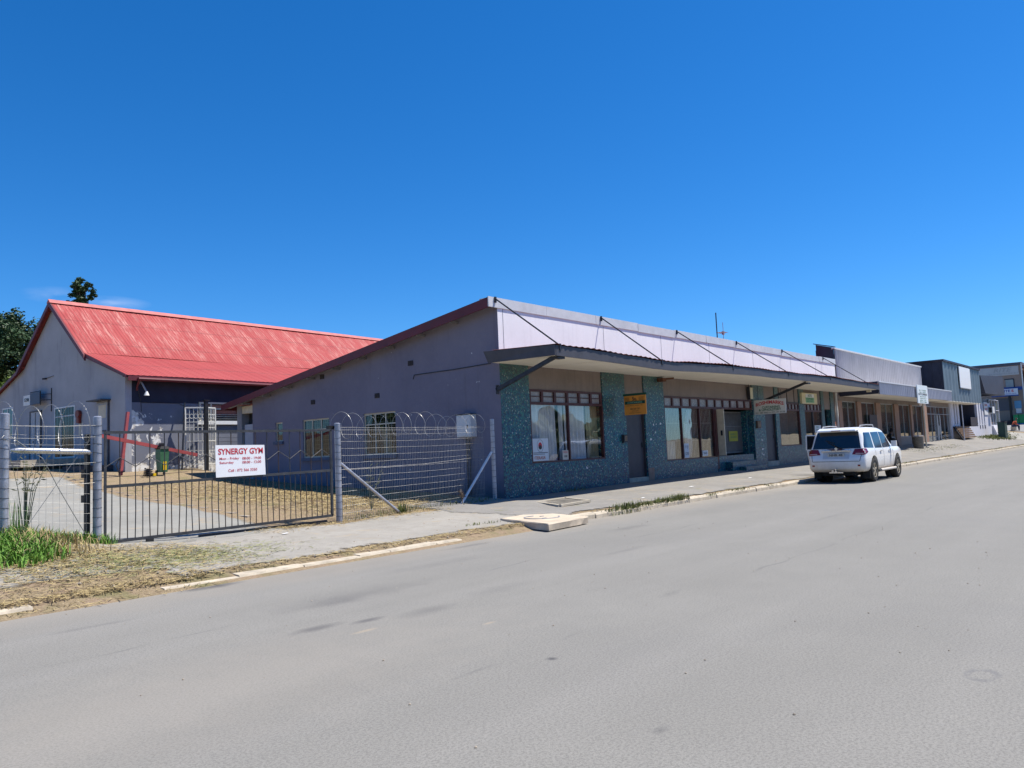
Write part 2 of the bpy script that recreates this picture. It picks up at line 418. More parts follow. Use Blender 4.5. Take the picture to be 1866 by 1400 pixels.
# far verge of the road on the camera's own side
def near_side(X, Y): return .12+.0*X if X < 84 else .12+road_z(X, Y)
sheet('near_verge', MATS.get('nv') or pm('near_verge_dirt', (.27,.22,.14), .2, 1.2, .95, bump=.4), near_side, -400, 300, -400, -4)
B().box(-60, 90, -4.05, -3.2, -.2, .12).build('near_kerb', pm('kerb_concrete', (.47,.41,.32), .2, 4, .9, bump=.3, stain=.4)) and None
struct(bpy.data.objects['near_kerb'])
sheet('driveway', mat_paving('driveway_asphalt', (3.2,8.75,10.6,29.5), (.285,.28,.255), amp=.7, slant=.10), gz, 2.5, 10.5, 9.8, 30, .012)
sheet('driveway_apron', mat_paving('apron_asphalt', (4.9,14.4,10.0,13.3), (.33,.31,.275), amp=1.3), gz, 4.5, 15, 9.8, 13.8, .016)
sheet('pavement', mat_paving('pavement_asphalt', (12.6,96,9.9,14.4), (.255,.243,.225), amp=1.0, joints=True, grass=.55), gz, 12, 95, 9.8, 15, .022)
sheet('cross_street', pm('far_asphalt', (.25,.25,.25), .1, 1, .9), gz, 96, 105, 9.8, 60, .03)
sheet('grass_bank', pm('far_grass', (.12,.17,.04), .3, 1.5, .95, bump=.5), gz, 105, 110, 9.8, 30, .03)
sheet('pavement_far', pm('far_pavement', (.30,.29,.26), .15, 1, .9), gz, 88, 95, 9.8, 15, .03)

# kerb stones (worn, pale)
mk = MATS['kerb_concrete']
kerb = thing('kerb', '', ''); del kerb['label']; del kerb['category']; kerb['kind'] = 'structure'
def kerb_run(xa, xb, h0=.1, seed=1):
    rr = random.Random(seed); x = xa; b = B()
    while x < xb:
        L = min(1.0, xb-x) if rr.random() < .8 else min(.6, xb-x)
        z = h0+rr.uniform(-.008, .008); y0 = (9.5 if h0 < .06 else 9.6)+rr.uniform(-.015, .015); g = .003
        zz = road_z(x, 9.7)
        cham = .035
        prof = [(y0, -.1), (y0+.008, z-cham), (y0+cham, z), (y0+(.27 if h0 < .06 else .16), z+.012), (y0+(.27 if h0 < .06 else .16), -.1)]
        poly = [Vector((x+g, p[0], p[1]+zz)) for p in prof]
        b.prism(poly, (0,0,0), (L-2*g, rr.uniform(-.01, .01), rr.uniform(-.008, .008)))
        x += L
    b.build('kerb_stones', mk, kerb)
kerb_run(-40, 3.1, .07, 3); kerb_run(4.5, 9.7, .045, 4); kerb_run(12.9, 88, .115, 5)
for k in kerb.children: k.name = 'kerb_stones'
# thin concrete edging strip between driveway and mown yard
b = B(); 
for i in range(19):
    y = 15.4+i*.76; xx = 8.95+(y-14)*.10; b.box(xx, xx+.12, y, y+.74, gz(xx, y)-.1, gz(xx, y+.4)-.002)
struct(b.build('yard_edging', pm('edging_concrete', (.40,.34,.27), .2, 3, .9)))

# ------------------------------------------------------------------ sky, sun, camera
sc = bpy.context.scene
w = bpy.data.worlds.new('World'); sc.world = w; w.use_nodes = True
wn = w.node_tree.nodes; wl = w.node_tree.links; bg = wn['Background']
sky = wn.new('ShaderNodeTexSky'); sky.sky_type = 'NISHITA'; sky.sun_disc = False
el = math.asin(SUN.z); az = math.atan2(SUN.x, SUN.y)
sky.sun_elevation = el; sky.sun_rotation = az; sky.altitude = 900; sky.air_density = 1.0; sky.dust_density = .35; sky.ozone_density = 3.5
hs = wn.new('ShaderNodeHueSaturation'); hs.inputs['Saturation'].default_value = 1.17
tn = wn.new('ShaderNodeMix'); tn.data_type = 'RGBA'; tn.blend_type = 'MULTIPLY'; tn.inputs[0].default_value = 1; tn.inputs[7].default_value = (.70, .94, 1.22, 1)
wl.new(sky.outputs[0], tn.inputs[6]); wl.new(tn.outputs[2], hs.inputs['Color'])
# two small wisps of cloud low behind the red roof
tc = wn.new('ShaderNodeTexCoord')
def wnode(ty, **kw):
    n = wn.new(ty)
    for k, v in kw.items(): setattr(n, k, v)
    return n
last = hs.outputs[0]
nz = wnode('ShaderNodeTexNoise'); nz.inputs['Scale'].default_value = 26; nz.inputs['Detail'].default_value = 6
vs_ = wnode('ShaderNodeVectorMath', operation='MULTIPLY'); vs_.inputs[1].default_value = (1, 1, 3); wl.new(tc.outputs['Generated'], vs_.inputs[0]); wl.new(vs_.outputs[0], nz.inputs['Vector'])
for (dx, dy, dz, size, k) in CLOUDS:
    d = wnode('ShaderNodeVectorMath', operation='SUBTRACT'); d.inputs[1].default_value = (dx, dy, dz); wl.new(tc.outputs['Generated'], d.inputs[0])
    s2 = wnode('ShaderNodeVectorMath', operation='MULTIPLY'); s2.inputs[1].default_value = (1/size[0], 1/size[0], 1/size[1]); wl.new(d.outputs[0], s2.inputs[0])
    ln = wnode('ShaderNodeVectorMath', operation='LENGTH'); wl.new(s2.outputs[0], ln.inputs[0])
    mr = wnode('ShaderNodeMapRange'); mr.inputs[1].default_value = .1; mr.inputs[2].default_value = 1; mr.inputs[3].default_value = k; mr.inputs[4].default_value = 0; wl.new(ln.outputs['Value'], mr.inputs[0])
    nm = wnode('ShaderNodeMapRange'); nm.inputs[1].default_value = .38; nm.inputs[2].default_value = .62; wl.new(nz.outputs['Fac'], nm.inputs[0])
    mm = wnode('ShaderNodeMath', operation='MULTIPLY'); wl.new(mr.outputs[0], mm.inputs[0]); wl.new(nm.outputs[0], mm.inputs[1])
    mx = wnode('ShaderNodeMix', data_type='RGBA'); wl.new(mm.outputs[0], mx.inputs[0]); wl.new(last, mx.inputs[6]); mx.inputs[7].default_value = (9, 9.3, 10, 1)
    last = mx.outputs[2]
wl.new(last, bg.inputs[0]); bg.inputs[1].default_value = SKY_K
ld = bpy.data.lights.new('sun', 'SUN'); ld.energy = SUN_E; ld.angle = math.radians(.53); ld.color = (1.0, .94, .84)
lo = bpy.data.objects.new('sun', ld); C.objects.link(lo); lo.location = (0, 0, 40); lo.rotation_euler = SUN.to_track_quat('Z', 'Y').to_euler()
cd = bpy.data.cameras.new('camera'); cam = bpy.data.objects.new('camera', cd); C.objects.link(cam); sc.camera = cam
cd.sensor_width = 36; cd.lens = 1410/1866*36; cd.clip_start = .1; cd.clip_end = 3000
RM = CAMROT
cam.matrix_world = Matrix.Translation((0, 0, EYE)) @ Matrix(((RM[0][0], -RM[0][1], -RM[0][2], 0), (RM[1][0], -RM[1][1], -RM[1][2], 0), (RM[2][0], -RM[2][1], -RM[2][2], 0), (0, 0, 0, 1)))
sc.view_settings.view_transform = 'Standard'; sc.view_settings.look = 'None'; sc.view_settings.exposure = EXPO; sc.view_settings.gamma = 1
sc.cycles.max_bounces = 8; sc.cycles.transparent_max_bounces = 24; sc.cycles.caustics_reflective = False; sc.cycles.caustics_refractive = False
sc.cycles.use_denoising = True; sc.cycles.sample_clamp_indirect = 6; sc.cycles.light_sampling_threshold = .01
# ------------------------------------------------------------------ shared materials
M_MOS = mat_mosaic(); M_SIDE = mat_sidewall(); M_GLASS = mat_glass(); M_GLASS2 = mat_glass('window_glass', (.8,.85,.85), -.025)
M_BARGE = pm('barge_red', (.135,.022,.03), .15, 2, .5, bump=.1, stain=.25)
M_TAUPE = pm('taupe_paint', (.225,.185,.165), .1, 1.5, .8, streak=.25)
M_LAV = pm('lavender_paint', (.85,.835,.87), .04, 1.2, .75, bump=.2, bsc=30, streak=.12, stainc=(.45,.42,.46))
M_FASC = pm('pale_gutter_paint', (.60,.61,.64), .08, 3, .5, stain=.2, stainc=(.34,.33,.35))
M_SLATE = pm('slate_fascia_paint', (.068,.066,.078), .15, 3, .55, stain=.2)
M_SOFF = pm('cream_soffit', (.88,.82,.70), .04, 1.5, .8, stain=.1, stainc=(.40,.34,.26))
M_REDSH = pm('red_sheeting', (.40,.08,.08), .2, 3, .6, bump=.2)
M_MAROON = pm('maroon_timber', (.075,.022,.022), .3, 6, .45, stain=.3)
M_DOORG = pm('charcoal_door', (.050,.047,.058), .15, 3, .5)
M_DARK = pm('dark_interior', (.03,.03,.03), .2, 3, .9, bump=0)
M_INT = pm('interior_plaster', (.22,.20,.18), .15, 2, .9, bump=0)
M_CURT = pm('sheer_curtain', (.85,.83,.86), .06, 4, .9, bump=0)
M_CURT2 = pm('beige_curtain', (.42,.36,.24), .1, 4, .9, bump=0)
M_STEELD = pm('dark_painted_steel', (.035,.037,.045), .3, 9, .45, metal=.3)
M_WHITE = pm('white_paint', (.74,.74,.73), .06, 5, .5, stain=.15, stainc=(.45,.42,.38))
M_CREAM = pm('cream_window_paint', (.60,.54,.42), .1, 5, .5, stain=.3, stainc=(.35,.3,.22))
M_SILL = pm('blue_grey_sill', (.10,.125,.19), .15, 5, .7)
M_CONC = pm('weathered_concrete', (.42,.375,.30), .2, 3, .9, bump=.5, stain=.4, stainc=(.16,.14,.12))
M_BRICKG = pm('vent_grille', (.045,.04,.045), .3, 20, .9)
M_BLACK = pm('black_plastic', (.018,.018,.02), .3, 8, .5)
M_INKR = pm('red_lettering', (.55,.035,.05), .05, 3, .5, bump=0)
M_INKK = pm('black_lettering', (.03,.03,.035), .05, 3, .5, bump=0)
M_INKG = pm('green_lettering', (.03,.16,.08), .05, 3, .5, bump=0)
M_GREY = pm('mid_grey_paint', (.26,.27,.30), .12, 3, .7)

FY = 13.81
# ================================================================== MAIN SHOP BUILDING
shop = thing('shop_building', 'long single storey grey shop block with blue mosaic front and red edged roof', 'building', (15.74, FY, 0))
def fbox(x0, x1, z0, z1, y0=FY-.012, y1=FY+.25): return (x0, x1, y0, y1, z0, z1)
mos = B()
for a in [(15.745,16.97,-.3,3.9),(16.97,20.67,-.3,1.13),(20.67,22.0,-.3,3.9),(23.22,24.57,-.3,3.9),(24.57,28.55,-.3,.91),(32.25,33.5,-.3,3.9),
          (34.72,35.15,-.3,3.9),(35.15,37.75,-.3,1.17),(37.75,38.4,-.3,3.9),(40.85,41.27,-.3,3.9),(42.3,42.8,-.3,3.9),(39.6,40.85,-.3,.75)]:
    mos.box(*fbox(*a))
mos.box(32.1,32.25,FY+.25,FY+.62,-.3,2.8)     # return of the recessed entrance
mos.box(28.72,32.1,FY+.03,FY+.62,-.3,.93)
mos.build('mosaic_wall', M_MOS, shop)
lin = B()
for a in [(16.97,20.67,3.24,3.9),(22.0,23.22,3.05,3.9),(24.57,32.25,3.24,3.9),(33.5,34.72,3.05,3.9),(35.15,37.75,3.2,3.9),(38.4,40.85,3.22,3.9),(41.27,42.3,2.95,3.9),(42.8,43.5,3.2,3.9)]:
    lin.box(a[0], a[1], FY+.035, FY+.24, a[2], a[3])
lin.box(42.8,43.5,FY+.04,FY+.24,-.3,3.2)
lin.build('lintel_panel', M_TAUPE, shop)
b = B(); b.box(15.745,43.45,FY-.010,FY+.2,3.9,5.55); b.build('upper_band', M_LAV, shop)
b = B()
for x in (15.95,20.9,24.6,28.4,32.6,37.0,40.4): b = B(); b.box(x, x+.018, FY-.014, FY-.005, 4.2, 5.5); b.build('panel_joint', M_GREY, shop)
# pale roof-edge gutter board in lengths, slightly uneven
b = B(); rr = random.Random(5)
for i in range(11):
    x0 = 15.36+i*2.56; x1 = min(x0+2.55, 43.5); dz = rr.uniform(-.012,.012); dy = rr.uniform(-.006,.006)
    b.box(x0, x1-.006, FY-.045+dy, FY-.015+dy, 5.42+dz, 5.70+dz)
b.build('roof_fascia', M_FASC, shop)
b = B(); b.box(15.36,43.5,FY-.013,FY+.3,5.655,5.675); b.build('roof_capping', M_FASC, shop)
# roof sheeting
RS = .1400
def roofz(Y): return 5.68-(Y-FY)*RS
b = B(); nx = 280
xs = [15.42+i*(28.0/nx) for i in range(nx+1)]
vs = []; fs = []
for j, Y in enumerate((FY, 18, 23, 27.85)):
    for i, x in enumerate(xs): vs.append((x, Y, roofz(Y)-.045+.012*math.sin(i*math.pi/2*1.0)))
n = nx+1
for j in range(3):
    for i in range(nx): fs.append((j*n+i, j*n+i+1, (j+1)*n+i+1, (j+1)*n+i))
b.add(vs, fs); b.build('roof_sheeting', M_REDSH, shop, fix=False)
b = B()
ys = (FY-.01, 27.8); 
b.prism([(15.36, ys[0], roofz(ys[0])), (15.36, ys[1], roofz(ys[1])), (15.36, ys[1], roofz(ys[1])-.22), (15.36, ys[0], roofz(ys[0])-.27)], (0,0,0), (.035,0,0))
b.build('barge_board', M_BARGE, shop)
b = B(); b.box(15.38, 43.4, 27.8, 27.83, roofz(27.8)-.2, roofz(27.8)); b.build('back_fascia', M_BARGE, shop)
b = B()
for i in range(9):
    Y = 15.3+i*1.38; z = roofz(Y)-.20
    b = B(); b.box(15.41, 15.73, Y, Y+.045, z-.085, z-.02); b.build('rafter_end', pm('grey_purlin', (.26,.24,.23), .2, 8, .8), shop)
b = B(); b.prism([(15.41, FY+.02, roofz(FY)-.12), (15.41, 27.75, roofz(27.75)-.12), (15.41, 27.75, roofz(27.75)-.14), (15.41, FY+.02, roofz(FY)-.14)], (0,0,0), (.33,0,0))
b.build('verge_soffit', M_GREY, shop)
# gable side wall with openings
WA, WB, WS = (21.48,23.0,1.56,2.87), (18.13,19.67,1.56,2.88), (24.24,24.68,2.19,2.87)
def wtop(Y): return roofz(Y)-.1
b = B()
def seg(y0, y1, z0=None, z1=None):
    za = -.3 if z0 is None else z0
    p = [(15.74,y0,za),(15.74,y1,za),(15.74,y1,wtop(y1) if z1 is None else z1),(15.74,y0,wtop(y0) if z1 is None else z1)]
    b.prism(p, (0,0,0), (.25,0,0))
seg(FY+.0, WB[0])
for W in (WB, WA, WS): seg(W[0], W[1], None, W[2]); seg(W[0], W[1], W[3])
seg(WB[1], WA[0]); seg(WA[1], WS[0]); seg(WS[1], 26.2)
b.build('side_wall', M_SIDE, shop)
b = B(); b.box(15.78,16.1,27.03,27.36,.6,3.66); b.box(17.2,17.4,26.0,27.3,.6,3.7); b.box(15.99,17.2,26.0,26.2,.6,3.7)
b.build('porch_pillar', M_GREY, shop)
b = B(); b.box(15.8,16.0,26.2,27.03,3.34,3.62); b.build('porch_beam', M_CREAM, shop)
b = B(); b.box(15.86,15.9,26.22,26.96,.86,2.92); b.build('back_door', pm('pale_blue_door', (.40,.43,.50), .08, 3, .5), shop)
# carcass
b = B(); b.box(16.0,43.4,27.15,27.35,-.2,3.6); b.box(43.2,43.45,FY+.25,27.15,-.2,3.75)
b.prism([(43.2,FY+.25,3.75),(43.2,27.1,3.75),(43.2,FY+.25,5.5)],(0,0,0),(.25,0,0))
b.build('rear_wall', M_GREY, shop)
b = B(); b.box(15.99,43.2,18.0,18.1,.1,3.95); b.box(15.99,43.2,FY+.25,18.0,3.92,3.97)
for x in (21.6,33.4,35.0,38.0,41.2): b.box(x, x+.1, FY+.3, 18.0, .1, 3.92)
b.build('inner_wall', M_INT, shop)
b = B(); b.box(15.99,43.2,FY+.25,18.0,-.1,.42); b.build('shop_floor', pm('dull_floor', (.12,.11,.10), .2, 2, .6), shop)

# ---- canopy
def sag(X): return lerp_tab(X, [15.4,18,20.3,21.5,24,27,30,33,36,40,43.5], [.0,-.03,-.085,-.09,-.02,.03,.03,.05,.06,.03,.0])
CY = 11.66
canopy = B()
N = 70
def cz(X, Y): return sag(X)*(FY-Y)/(FY-CY)
vs = []; fs = []
xs = [15.45+i*(43.45-15.45)/N for i in range(N+1)]
for (Y, z) in ((CY, 3.87), (CY, 4.06), (FY, 4.16), (FY, 3.90)):
    for x in xs: vs.append((x, Y+(.02 if Y == CY else -.001), z+cz(x, Y)))
n = N+1
for j in range(4):
    j2 = (j+1) % 4
    if j == 3: 
        for i in range(N): fs.append((3*n+i, 3*n+i+1, i+1, i))
    else:
        for i in range(N): fs.append((j*n+i, j*n+i+1, j2*n+i+1, j2*n+i))
canopy.add(vs, fs+[(0,n,2*n,3*n),(N,N+n,N+2*n,N+3*n)])
can = canopy.build('canopy', M_SOFF, shop)
b = B(); b.T = None
for i in range(N):
    x0, x1 = xs[i], xs[i+1]; s0, s1 = sag(x0), sag(x1)
    b.hexa([(x0,CY-.025,3.855+s0),(x1,CY-.025,3.855+s1),(x1,CY+.012,3.855+s1),(x0,CY+.012,3.855+s0)], [(x0,CY-.025,4.12+s0),(x1,CY-.025,4.12+s1),(x1,CY+.012,4.12+s1),(x0,CY+.012,4.12+s0)])
b.hexa([(15.40,CY-.02,3.86),(15.44,CY-.02,3.86),(15.44,FY+.10,3.90),(15.40,FY+.10,3.90)], [(15.40,CY-.02,4.125),(15.44,CY-.02,4.125),(15.40,FY+.22,4.22),(15.36,FY+.22,4.22)])
b.box(43.45,43.49,CY,FY-.02,3.87,4.12)
b.build('canopy_fascia', M_SLATE, can, smooth=False)
# corrugated canopy sheeting whose ragged edge lifts above the board
b = B(); vs = []; fs = []; nn = 420; rr = random.Random(9)
xs2 = [15.42+i*(28.03/nn) for i in range(nn+1)]
for Y, z in ((CY-.06, 4.150), (12.6, 4.185), (FY-.004, 4.235)):
    for i, x in enumerate(xs2):
        lift = .03*max(0, math.sin(x*.55+.6))+.012*math.sin(x*2.3) if Y < 12 else 0
        vs.append((x, Y+(rr.uniform(-.01,.01) if Y < 12 else 0), z+cz(x, Y)+.014*math.sin(i*math.pi*.5)+lift))
n = nn+1
for j in range(2):
    for i in range(nn): fs.append((j*n+i, j*n+i+1, (j+1)*n+i+1, (j+1)*n+i))
b.add(vs, fs); b.build('canopy_sheeting', pm('weathered_red_sheeting', (.20,.07,.07), .3, 4, .7), can, fix=False)
for x in [17.6+i*2.4 for i in range(11)]:
    b = B(); b.add([(x,CY+.06,3.868+cz(x,CY+.06)),(x+.012,CY+.06,3.868+cz(x,CY+.06)),(x+.012,FY-.03,3.896),(x,FY-.03,3.896)], [(0,1,2,3)])
    b.build('soffit_joint', pm('soffit_joint_brown', (.30,.25,.18), .1, 3, .9), can)  # thin brown strips mark the joints between soffit boards
for x in (15.62,20.75,25.75,30.9,35.9,41.5):
    b = B(); s = sag(x)
    b.tube([(x, FY-.06, 5.66), (x, CY+.01, 4.15+s)], .021, 6); b.box(x-.03, x+.03, FY-.085, FY-.047, 5.55, 5.71)
    b.box(x-.035, x+.035, CY-.045, CY-.027, 4.0+s, 4.17+s)
    b.build('tie_rod', M_STEELD, shop)
for x in (15.62, 33.2):
    b = B(); b.bar((x, FY+.02, 3.17), (x, CY+.12, 3.86), .085, .1); b.box(x-.06, x+.06, FY-.02, FY-.003, 3.05, 3.3)
    b.box(x-.05, x+.25, CY+.0+.02, CY+.22, 3.80, 3.86)
    b.build('canopy_brace', M_STEELD, shop)
b = B(); b.box(24.15,24.4,FY-.25,FY-.02,3.72,3.84); b.tube([(24.2,FY-.1,3.8),(24.75,FY-.35,3.84)], .04, 6); b.build('rusty_bracket', pm('rust', (.14,.06,.035), .3, 12, .9), shop)
b = B(); b.box(43.0,43.2,11.95,12.15,3.76,3.87); b.build('canopy_light', M_CREAM, can)

# ---- shop front glazing
def transoms(par, x0, x1, z0, z1, n, bar=False, mat=M_MAROON, y=FY+.05):
    f = B(); f.box(x0, x1, y-.04, y+.05, z1-.05, z1+.01); f.box(x0, x1, y-.045, y+.055, z0-.05, z0+.03)
    st = (x1-x0)/n
    for i in range(n+1):
        c = min(max(x0+i*st, x0+.05), x1-.05); f.box(c-.05, c+.05, y-.035, y+.045, z0+.03, z1-.05)
    if bar: f.box(x0+.05, x1-.05, y-.02, y+.0, (z0+z1)/2-.012, (z0+z1)/2+.012)
    tr = f.build('transom', mat, par)
    g = B(); g.box(x0+.02, x1-.02, y+.015, y+.025, z0, z1-.02); g.build('transom_pane', mat_tr, tr)
    return tr
mat_tr = pm('frosted_pane', (.30,.28,.285), .12, 3, .25, bump=0, stain=.2)
def curtain(par, x0, x1, z0, z1, y, mat, folds=14, amp=.03, seed=1):
    rr = random.Random(seed); ph = [rr.uniform(0, 6.28) for _ in range(4)]
    def fn(u, v):
        x = x0+(x1-x0)*u
        return (x+.02*math.sin(v*5+ph[0])*(1-v), y+amp*math.sin(u*folds*6.28+ph[1]+.8*math.sin(u*7+ph[2]))*(1-.4*v)+.015*math.sin(u*folds*2.7*6.28+ph[3]), z0+(z1-z0)*v)
    b = B(); b.grid(fn, folds*9, 8); return b.build('curtain', mat, par, smooth=True, fix=False)
def frame(par, x0, x1, z0, z1, mulls, mat=M_MAROON, w=.06, y=FY+.05, name='window'):
    f = B(); f.box(x0, x0+w, y-.05, y+.06, z0, z1); f.box(x1-w, x1, y-.05, y+.06, z0, z1); f.box(x0+w, x1-w, y-.055, y+.06, z0, z0+w*.8)
    for mx in mulls: f.box(mx-w/2, mx+w/2, y-.045, y+.05, z0+w*.8, z1)
    o = f.build(name, mat, par)
    ed = [x0+w]+list(mulls)+[x1-w]
    for a, c in zip(ed[:-1], ed[1:]):
        g = B(); g.box(a+.005, c-.005, y+.0, y+.008, z0+.03, z1-.005); g.build('pane', M_GLASS, o)
    return o
w1 = frame(shop, 16.97, 20.67, 1.13, 2.80, [18.82]); transoms(w1.parent, 16.97, 20.67, 2.85, 3.23, 6, True)
curtain(w1, 17.0, 18.45, 1.15, 2.84, FY+.26, M_CURT, 13, .035, 1); curtain(w1, 18.62, 18.8, 1.15, 2.84, FY+.25, M_CURT, 3, .03, 2)
curtain(w1, 18.88, 19.95, 1.15, 2.84, FY+.26, M_CURT, 10, .035, 3); curtain(w1, 20.12, 20.7, 1.15, 2.84, FY+.28, M_CURT2, 4, .02, 4)
w2 = frame(shop, 24.57, 28.5, .91, 2.81, [25.85, 27.28], w=.05); transoms(shop, 24.57, 32.2, 2.86, 3.22, 11)
curtain(w2, 24.62, 25.8, .95, 1.62, FY+.30, pm('white_reflection_board', (.85,.85,.80), .05, 3, .8, bump=0), 5, .006, 5)  # white sheet stands in for the pale reflection in the first pane
# draped pale curtain crossing the second and third panes
def drape(u, v):
    xa, xb = 26.55+.45*v*v, 27.2+.12*math.sin(v*3); z = .98+1.8*v
    if v < .5: xa += .25*(1-2*v)
    return (xa+(xb-xa)*u, FY+.38+.03*math.sin(u*28), z)
b = B(); b.grid(drape, 40, 14); b.build('curtain', M_CURT, w2, smooth=True, fix=False)
curtain(w2, 27.35, 28.35, .95, 2.8, FY+.8, pm('dim_net', (.20,.20,.20), .1, 4, .9, bump=0), 8, .03, 8)
b = B()
for i in range(34): x = 24.66+i*.112; b.box(x, x+.014, FY+.12, FY+.134, .95, 2.8)
for z in (1.6, 2.25): b.box(24.62, 28.45, FY+.134, FY+.146, z, z+.016)
b.build('burglar_bars', pm('pale_bars', (.45,.45,.43), .1, 4, .5), w2)
# recessed entrance
b = B(); b.box(28.55,28.72,FY+.0,FY+.6,.45,2.81); b.build('entrance_post', M_MAROON, shop)
b = B(); b.box(28.8,28.85,FY-.26,FY+.5,.96,2.80); dl = b.build('entrance_door', M_CREAM, shop)
b = B(); b.box(28.78,28.80,FY-.18,FY-.1,1.75,1.95); b.build('handle', M_STEELD, dl)
b = B()
for i in range(22):
    x = 29.9+i*.102; b.box(x, x+.055, FY+.50, FY+.53+(i % 2)*.012, 1.0, 2.76)
b.box(29.85,32.1,FY+.49,FY+.497,1.0,1.06); b.box(29.85,32.1,FY+.49,FY+.497,2.12,2.15); b.box(29.85,32.1,FY+.49,FY+.497,2.7,2.76)
b.build('slatted_shutter', pm('slat_metal', (.14,.14,.145), .15, 4, .5, metal=.2), shop)
b = B(); b.box(28.75,29.9,FY+.62,FY+.66,.93,2.8); b.box(29.9,32.1,FY+.9,FY+.93,.93,2.8); b.build('entrance_back', M_DARK, shop)
b = B(); b.box(29.3,31.6,FY-.28,FY+.03,-.2,.68); b.box(29.9,32.0,FY-.58,FY-.28,-.2,.46); st = b.build('entrance_step', M_MOS, shop)
# doors
def flushdoor(x0, x1, z0, z1):
    b = B(); b.box(x0+.03, x1-.03, FY+.10, FY+.15, z0, z1-.02); d = b.build('door', M_DOORG, shop)
    f = B(); f.box(x0, x0+.04, FY+.04, FY+.2, z0, z1); f.box(x1-.04, x1, FY+.04, FY+.2, z0, z1); f.box(x0+.04, x1-.04, FY+.04, FY+.2, z1-.03, z1+.03); f.build('door_frame', M_DOORG, d)
    h = B(); h.box(x1-.16, x1-.10, FY+.06, FY+.10, z0+1.0, z0+1.16); h.build('handle', M_STEELD, d)
    s = B(); s.box(x0, x1, FY-.02, FY+.25, -.2, z0-.005); s.build('door_sill', M_CONC, d)
flushdoor(22.0, 23.22, .44, 3.03); flushdoor(33.5, 34.72, .55, 3.03)
w4 = frame(shop, 35.15, 37.75, 1.17, 2.83, [], w=.06); transoms(shop, 35.15, 37.75, 2.87, 3.18, 6)
curtain(w4, 35.2, 37.7, 1.2, 2.82, FY+.6, pm('grey_blind', (.13,.13,.14), .1, 4, .9, bump=0), 14, .02, 11)
b = B()
for i in range(22): x = 35.26+i*.112; b.box(x, x+.012, FY+.12, FY+.132, 1.2, 2.8)
b.build('burglar_bars', MATS['pale_bars'], w4)
w5 = frame(shop, 38.4, 40.85, .75, 2.80, [39.6], w=.07, mat=M_SLATE); transoms(shop, 38.4, 40.85, 2.85, 3.2, 5)
b = B(); b.box(38.47,39.56,FY+.3,FY+.33,.5,2.8); b.build('dark_panel', M_DARK, w5)
b = B(); b.box(41.35,42.25,FY+.5,FY+.54,.4,2.95); b.build('brown_door', pm('brown_timber', (.10,.055,.04), .3, 8, .7), shop)
b = B(); b.box(43.12,43.2,FY-.09,FY-.01,.3,3.85); b.build('drain_pipe', M_WHITE, shop)
# conduit frames over the fourth window
b = B()
for x in (35.3,36.3,37.2): b.box(x, x+.025, FY+.01, FY+.034, 3.2, 3.88)
b.box(35.3,37.8,FY+.008,FY+.034,3.21,3.24); b.build('conduit', M_STEELD, shop)

# side windows with cottage panes
def sidewin(W, mull, trans, nx=3):
    y0, y1, z0, z1 = W; x = 15.80; f = B(); w = .045
    f.box(x-.02,x+.02,y0,y0+w,z0,z1); f.box(x-.02,x+.02,y1-w,y1,z0,z1); f.box(x-.021,x+.02,y0+w,y1-w,z0,z0+w); f.box(x-.021,x+.02,y0+w,y1-w,z1-w,z1)
    for m_ in mull: f.box(x-.018,x+.018,m_-.022,m_+.022,z0+w,z1-w)
    if trans: f.box(x-.016,x+.016,y0+w,y1-w,trans-.02,trans+.02)
    o = f.build('side_window', M_CREAM, shop)
    g = B(); g.box(x+.0,x+.006,y0+.02,y1-.02,z0+.02,z1-.02); g.build('pane', M_GLASS2, o)
    s = B(); s.box(15.66,15.76,y0-.06,y1+.06,z0-.11,z0); s.build('sill', M_SILL, o)
    if nx > 1:
        r_ = B()
        for i in range(1, 13): yy = y0+i*(y1-y0)/13; r_.box(x+.05,x+.056,yy,yy+.008,z0+.04,z1-.04)
        for i in range(1, 9): zz = z0+i*(z1-z0)/9; r_.box(x+.057,x+.063,y0+.04,y1-.04,zz,zz+.008)
        r_.build('burglar_bars', pm('wire_bars', (.4,.37,.3), .1, 5, .6), o)
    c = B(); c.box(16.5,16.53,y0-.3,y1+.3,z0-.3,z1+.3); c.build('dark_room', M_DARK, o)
    return o
for W in (WA, WB):
    L = W[1]-W[0]; o = sidewin(W, [W[0]+L*.33, W[0]+L*.66], W[3]-.36)
sidewin(WS, [], None, 1)
b = B(); b.add([(16.0,y,z) for y, z in ((18.6,1.6),(19.0,1.6),(19.1,2.4),(18.7,2.2))], [(0,1,2,3)]); b.build('curtain', M_CURT2, shop.children[-1] if False else shop)
for (y, z) in ((17.25,4.2),(18.85,3.34),(22.25,3.38),(21.7,4.2)):
    b = B(); b.box(15.722,15.739,y,y+.22,z,z+.15)
    for k in range(4): b.box(15.715,15.722,y,y+.22,z+.018+k*.036,z+.028+k*.036)
    b.build('air_vent', M_BRICKG, shop)
b = B(); b.tube([(15.72,14.1,3.93),(15.72,15.6,3.90),(15.72,17.2,3.90),(15.72,17.25,3.78)], .012, 5); b.build('cable', M_BLACK, shop)

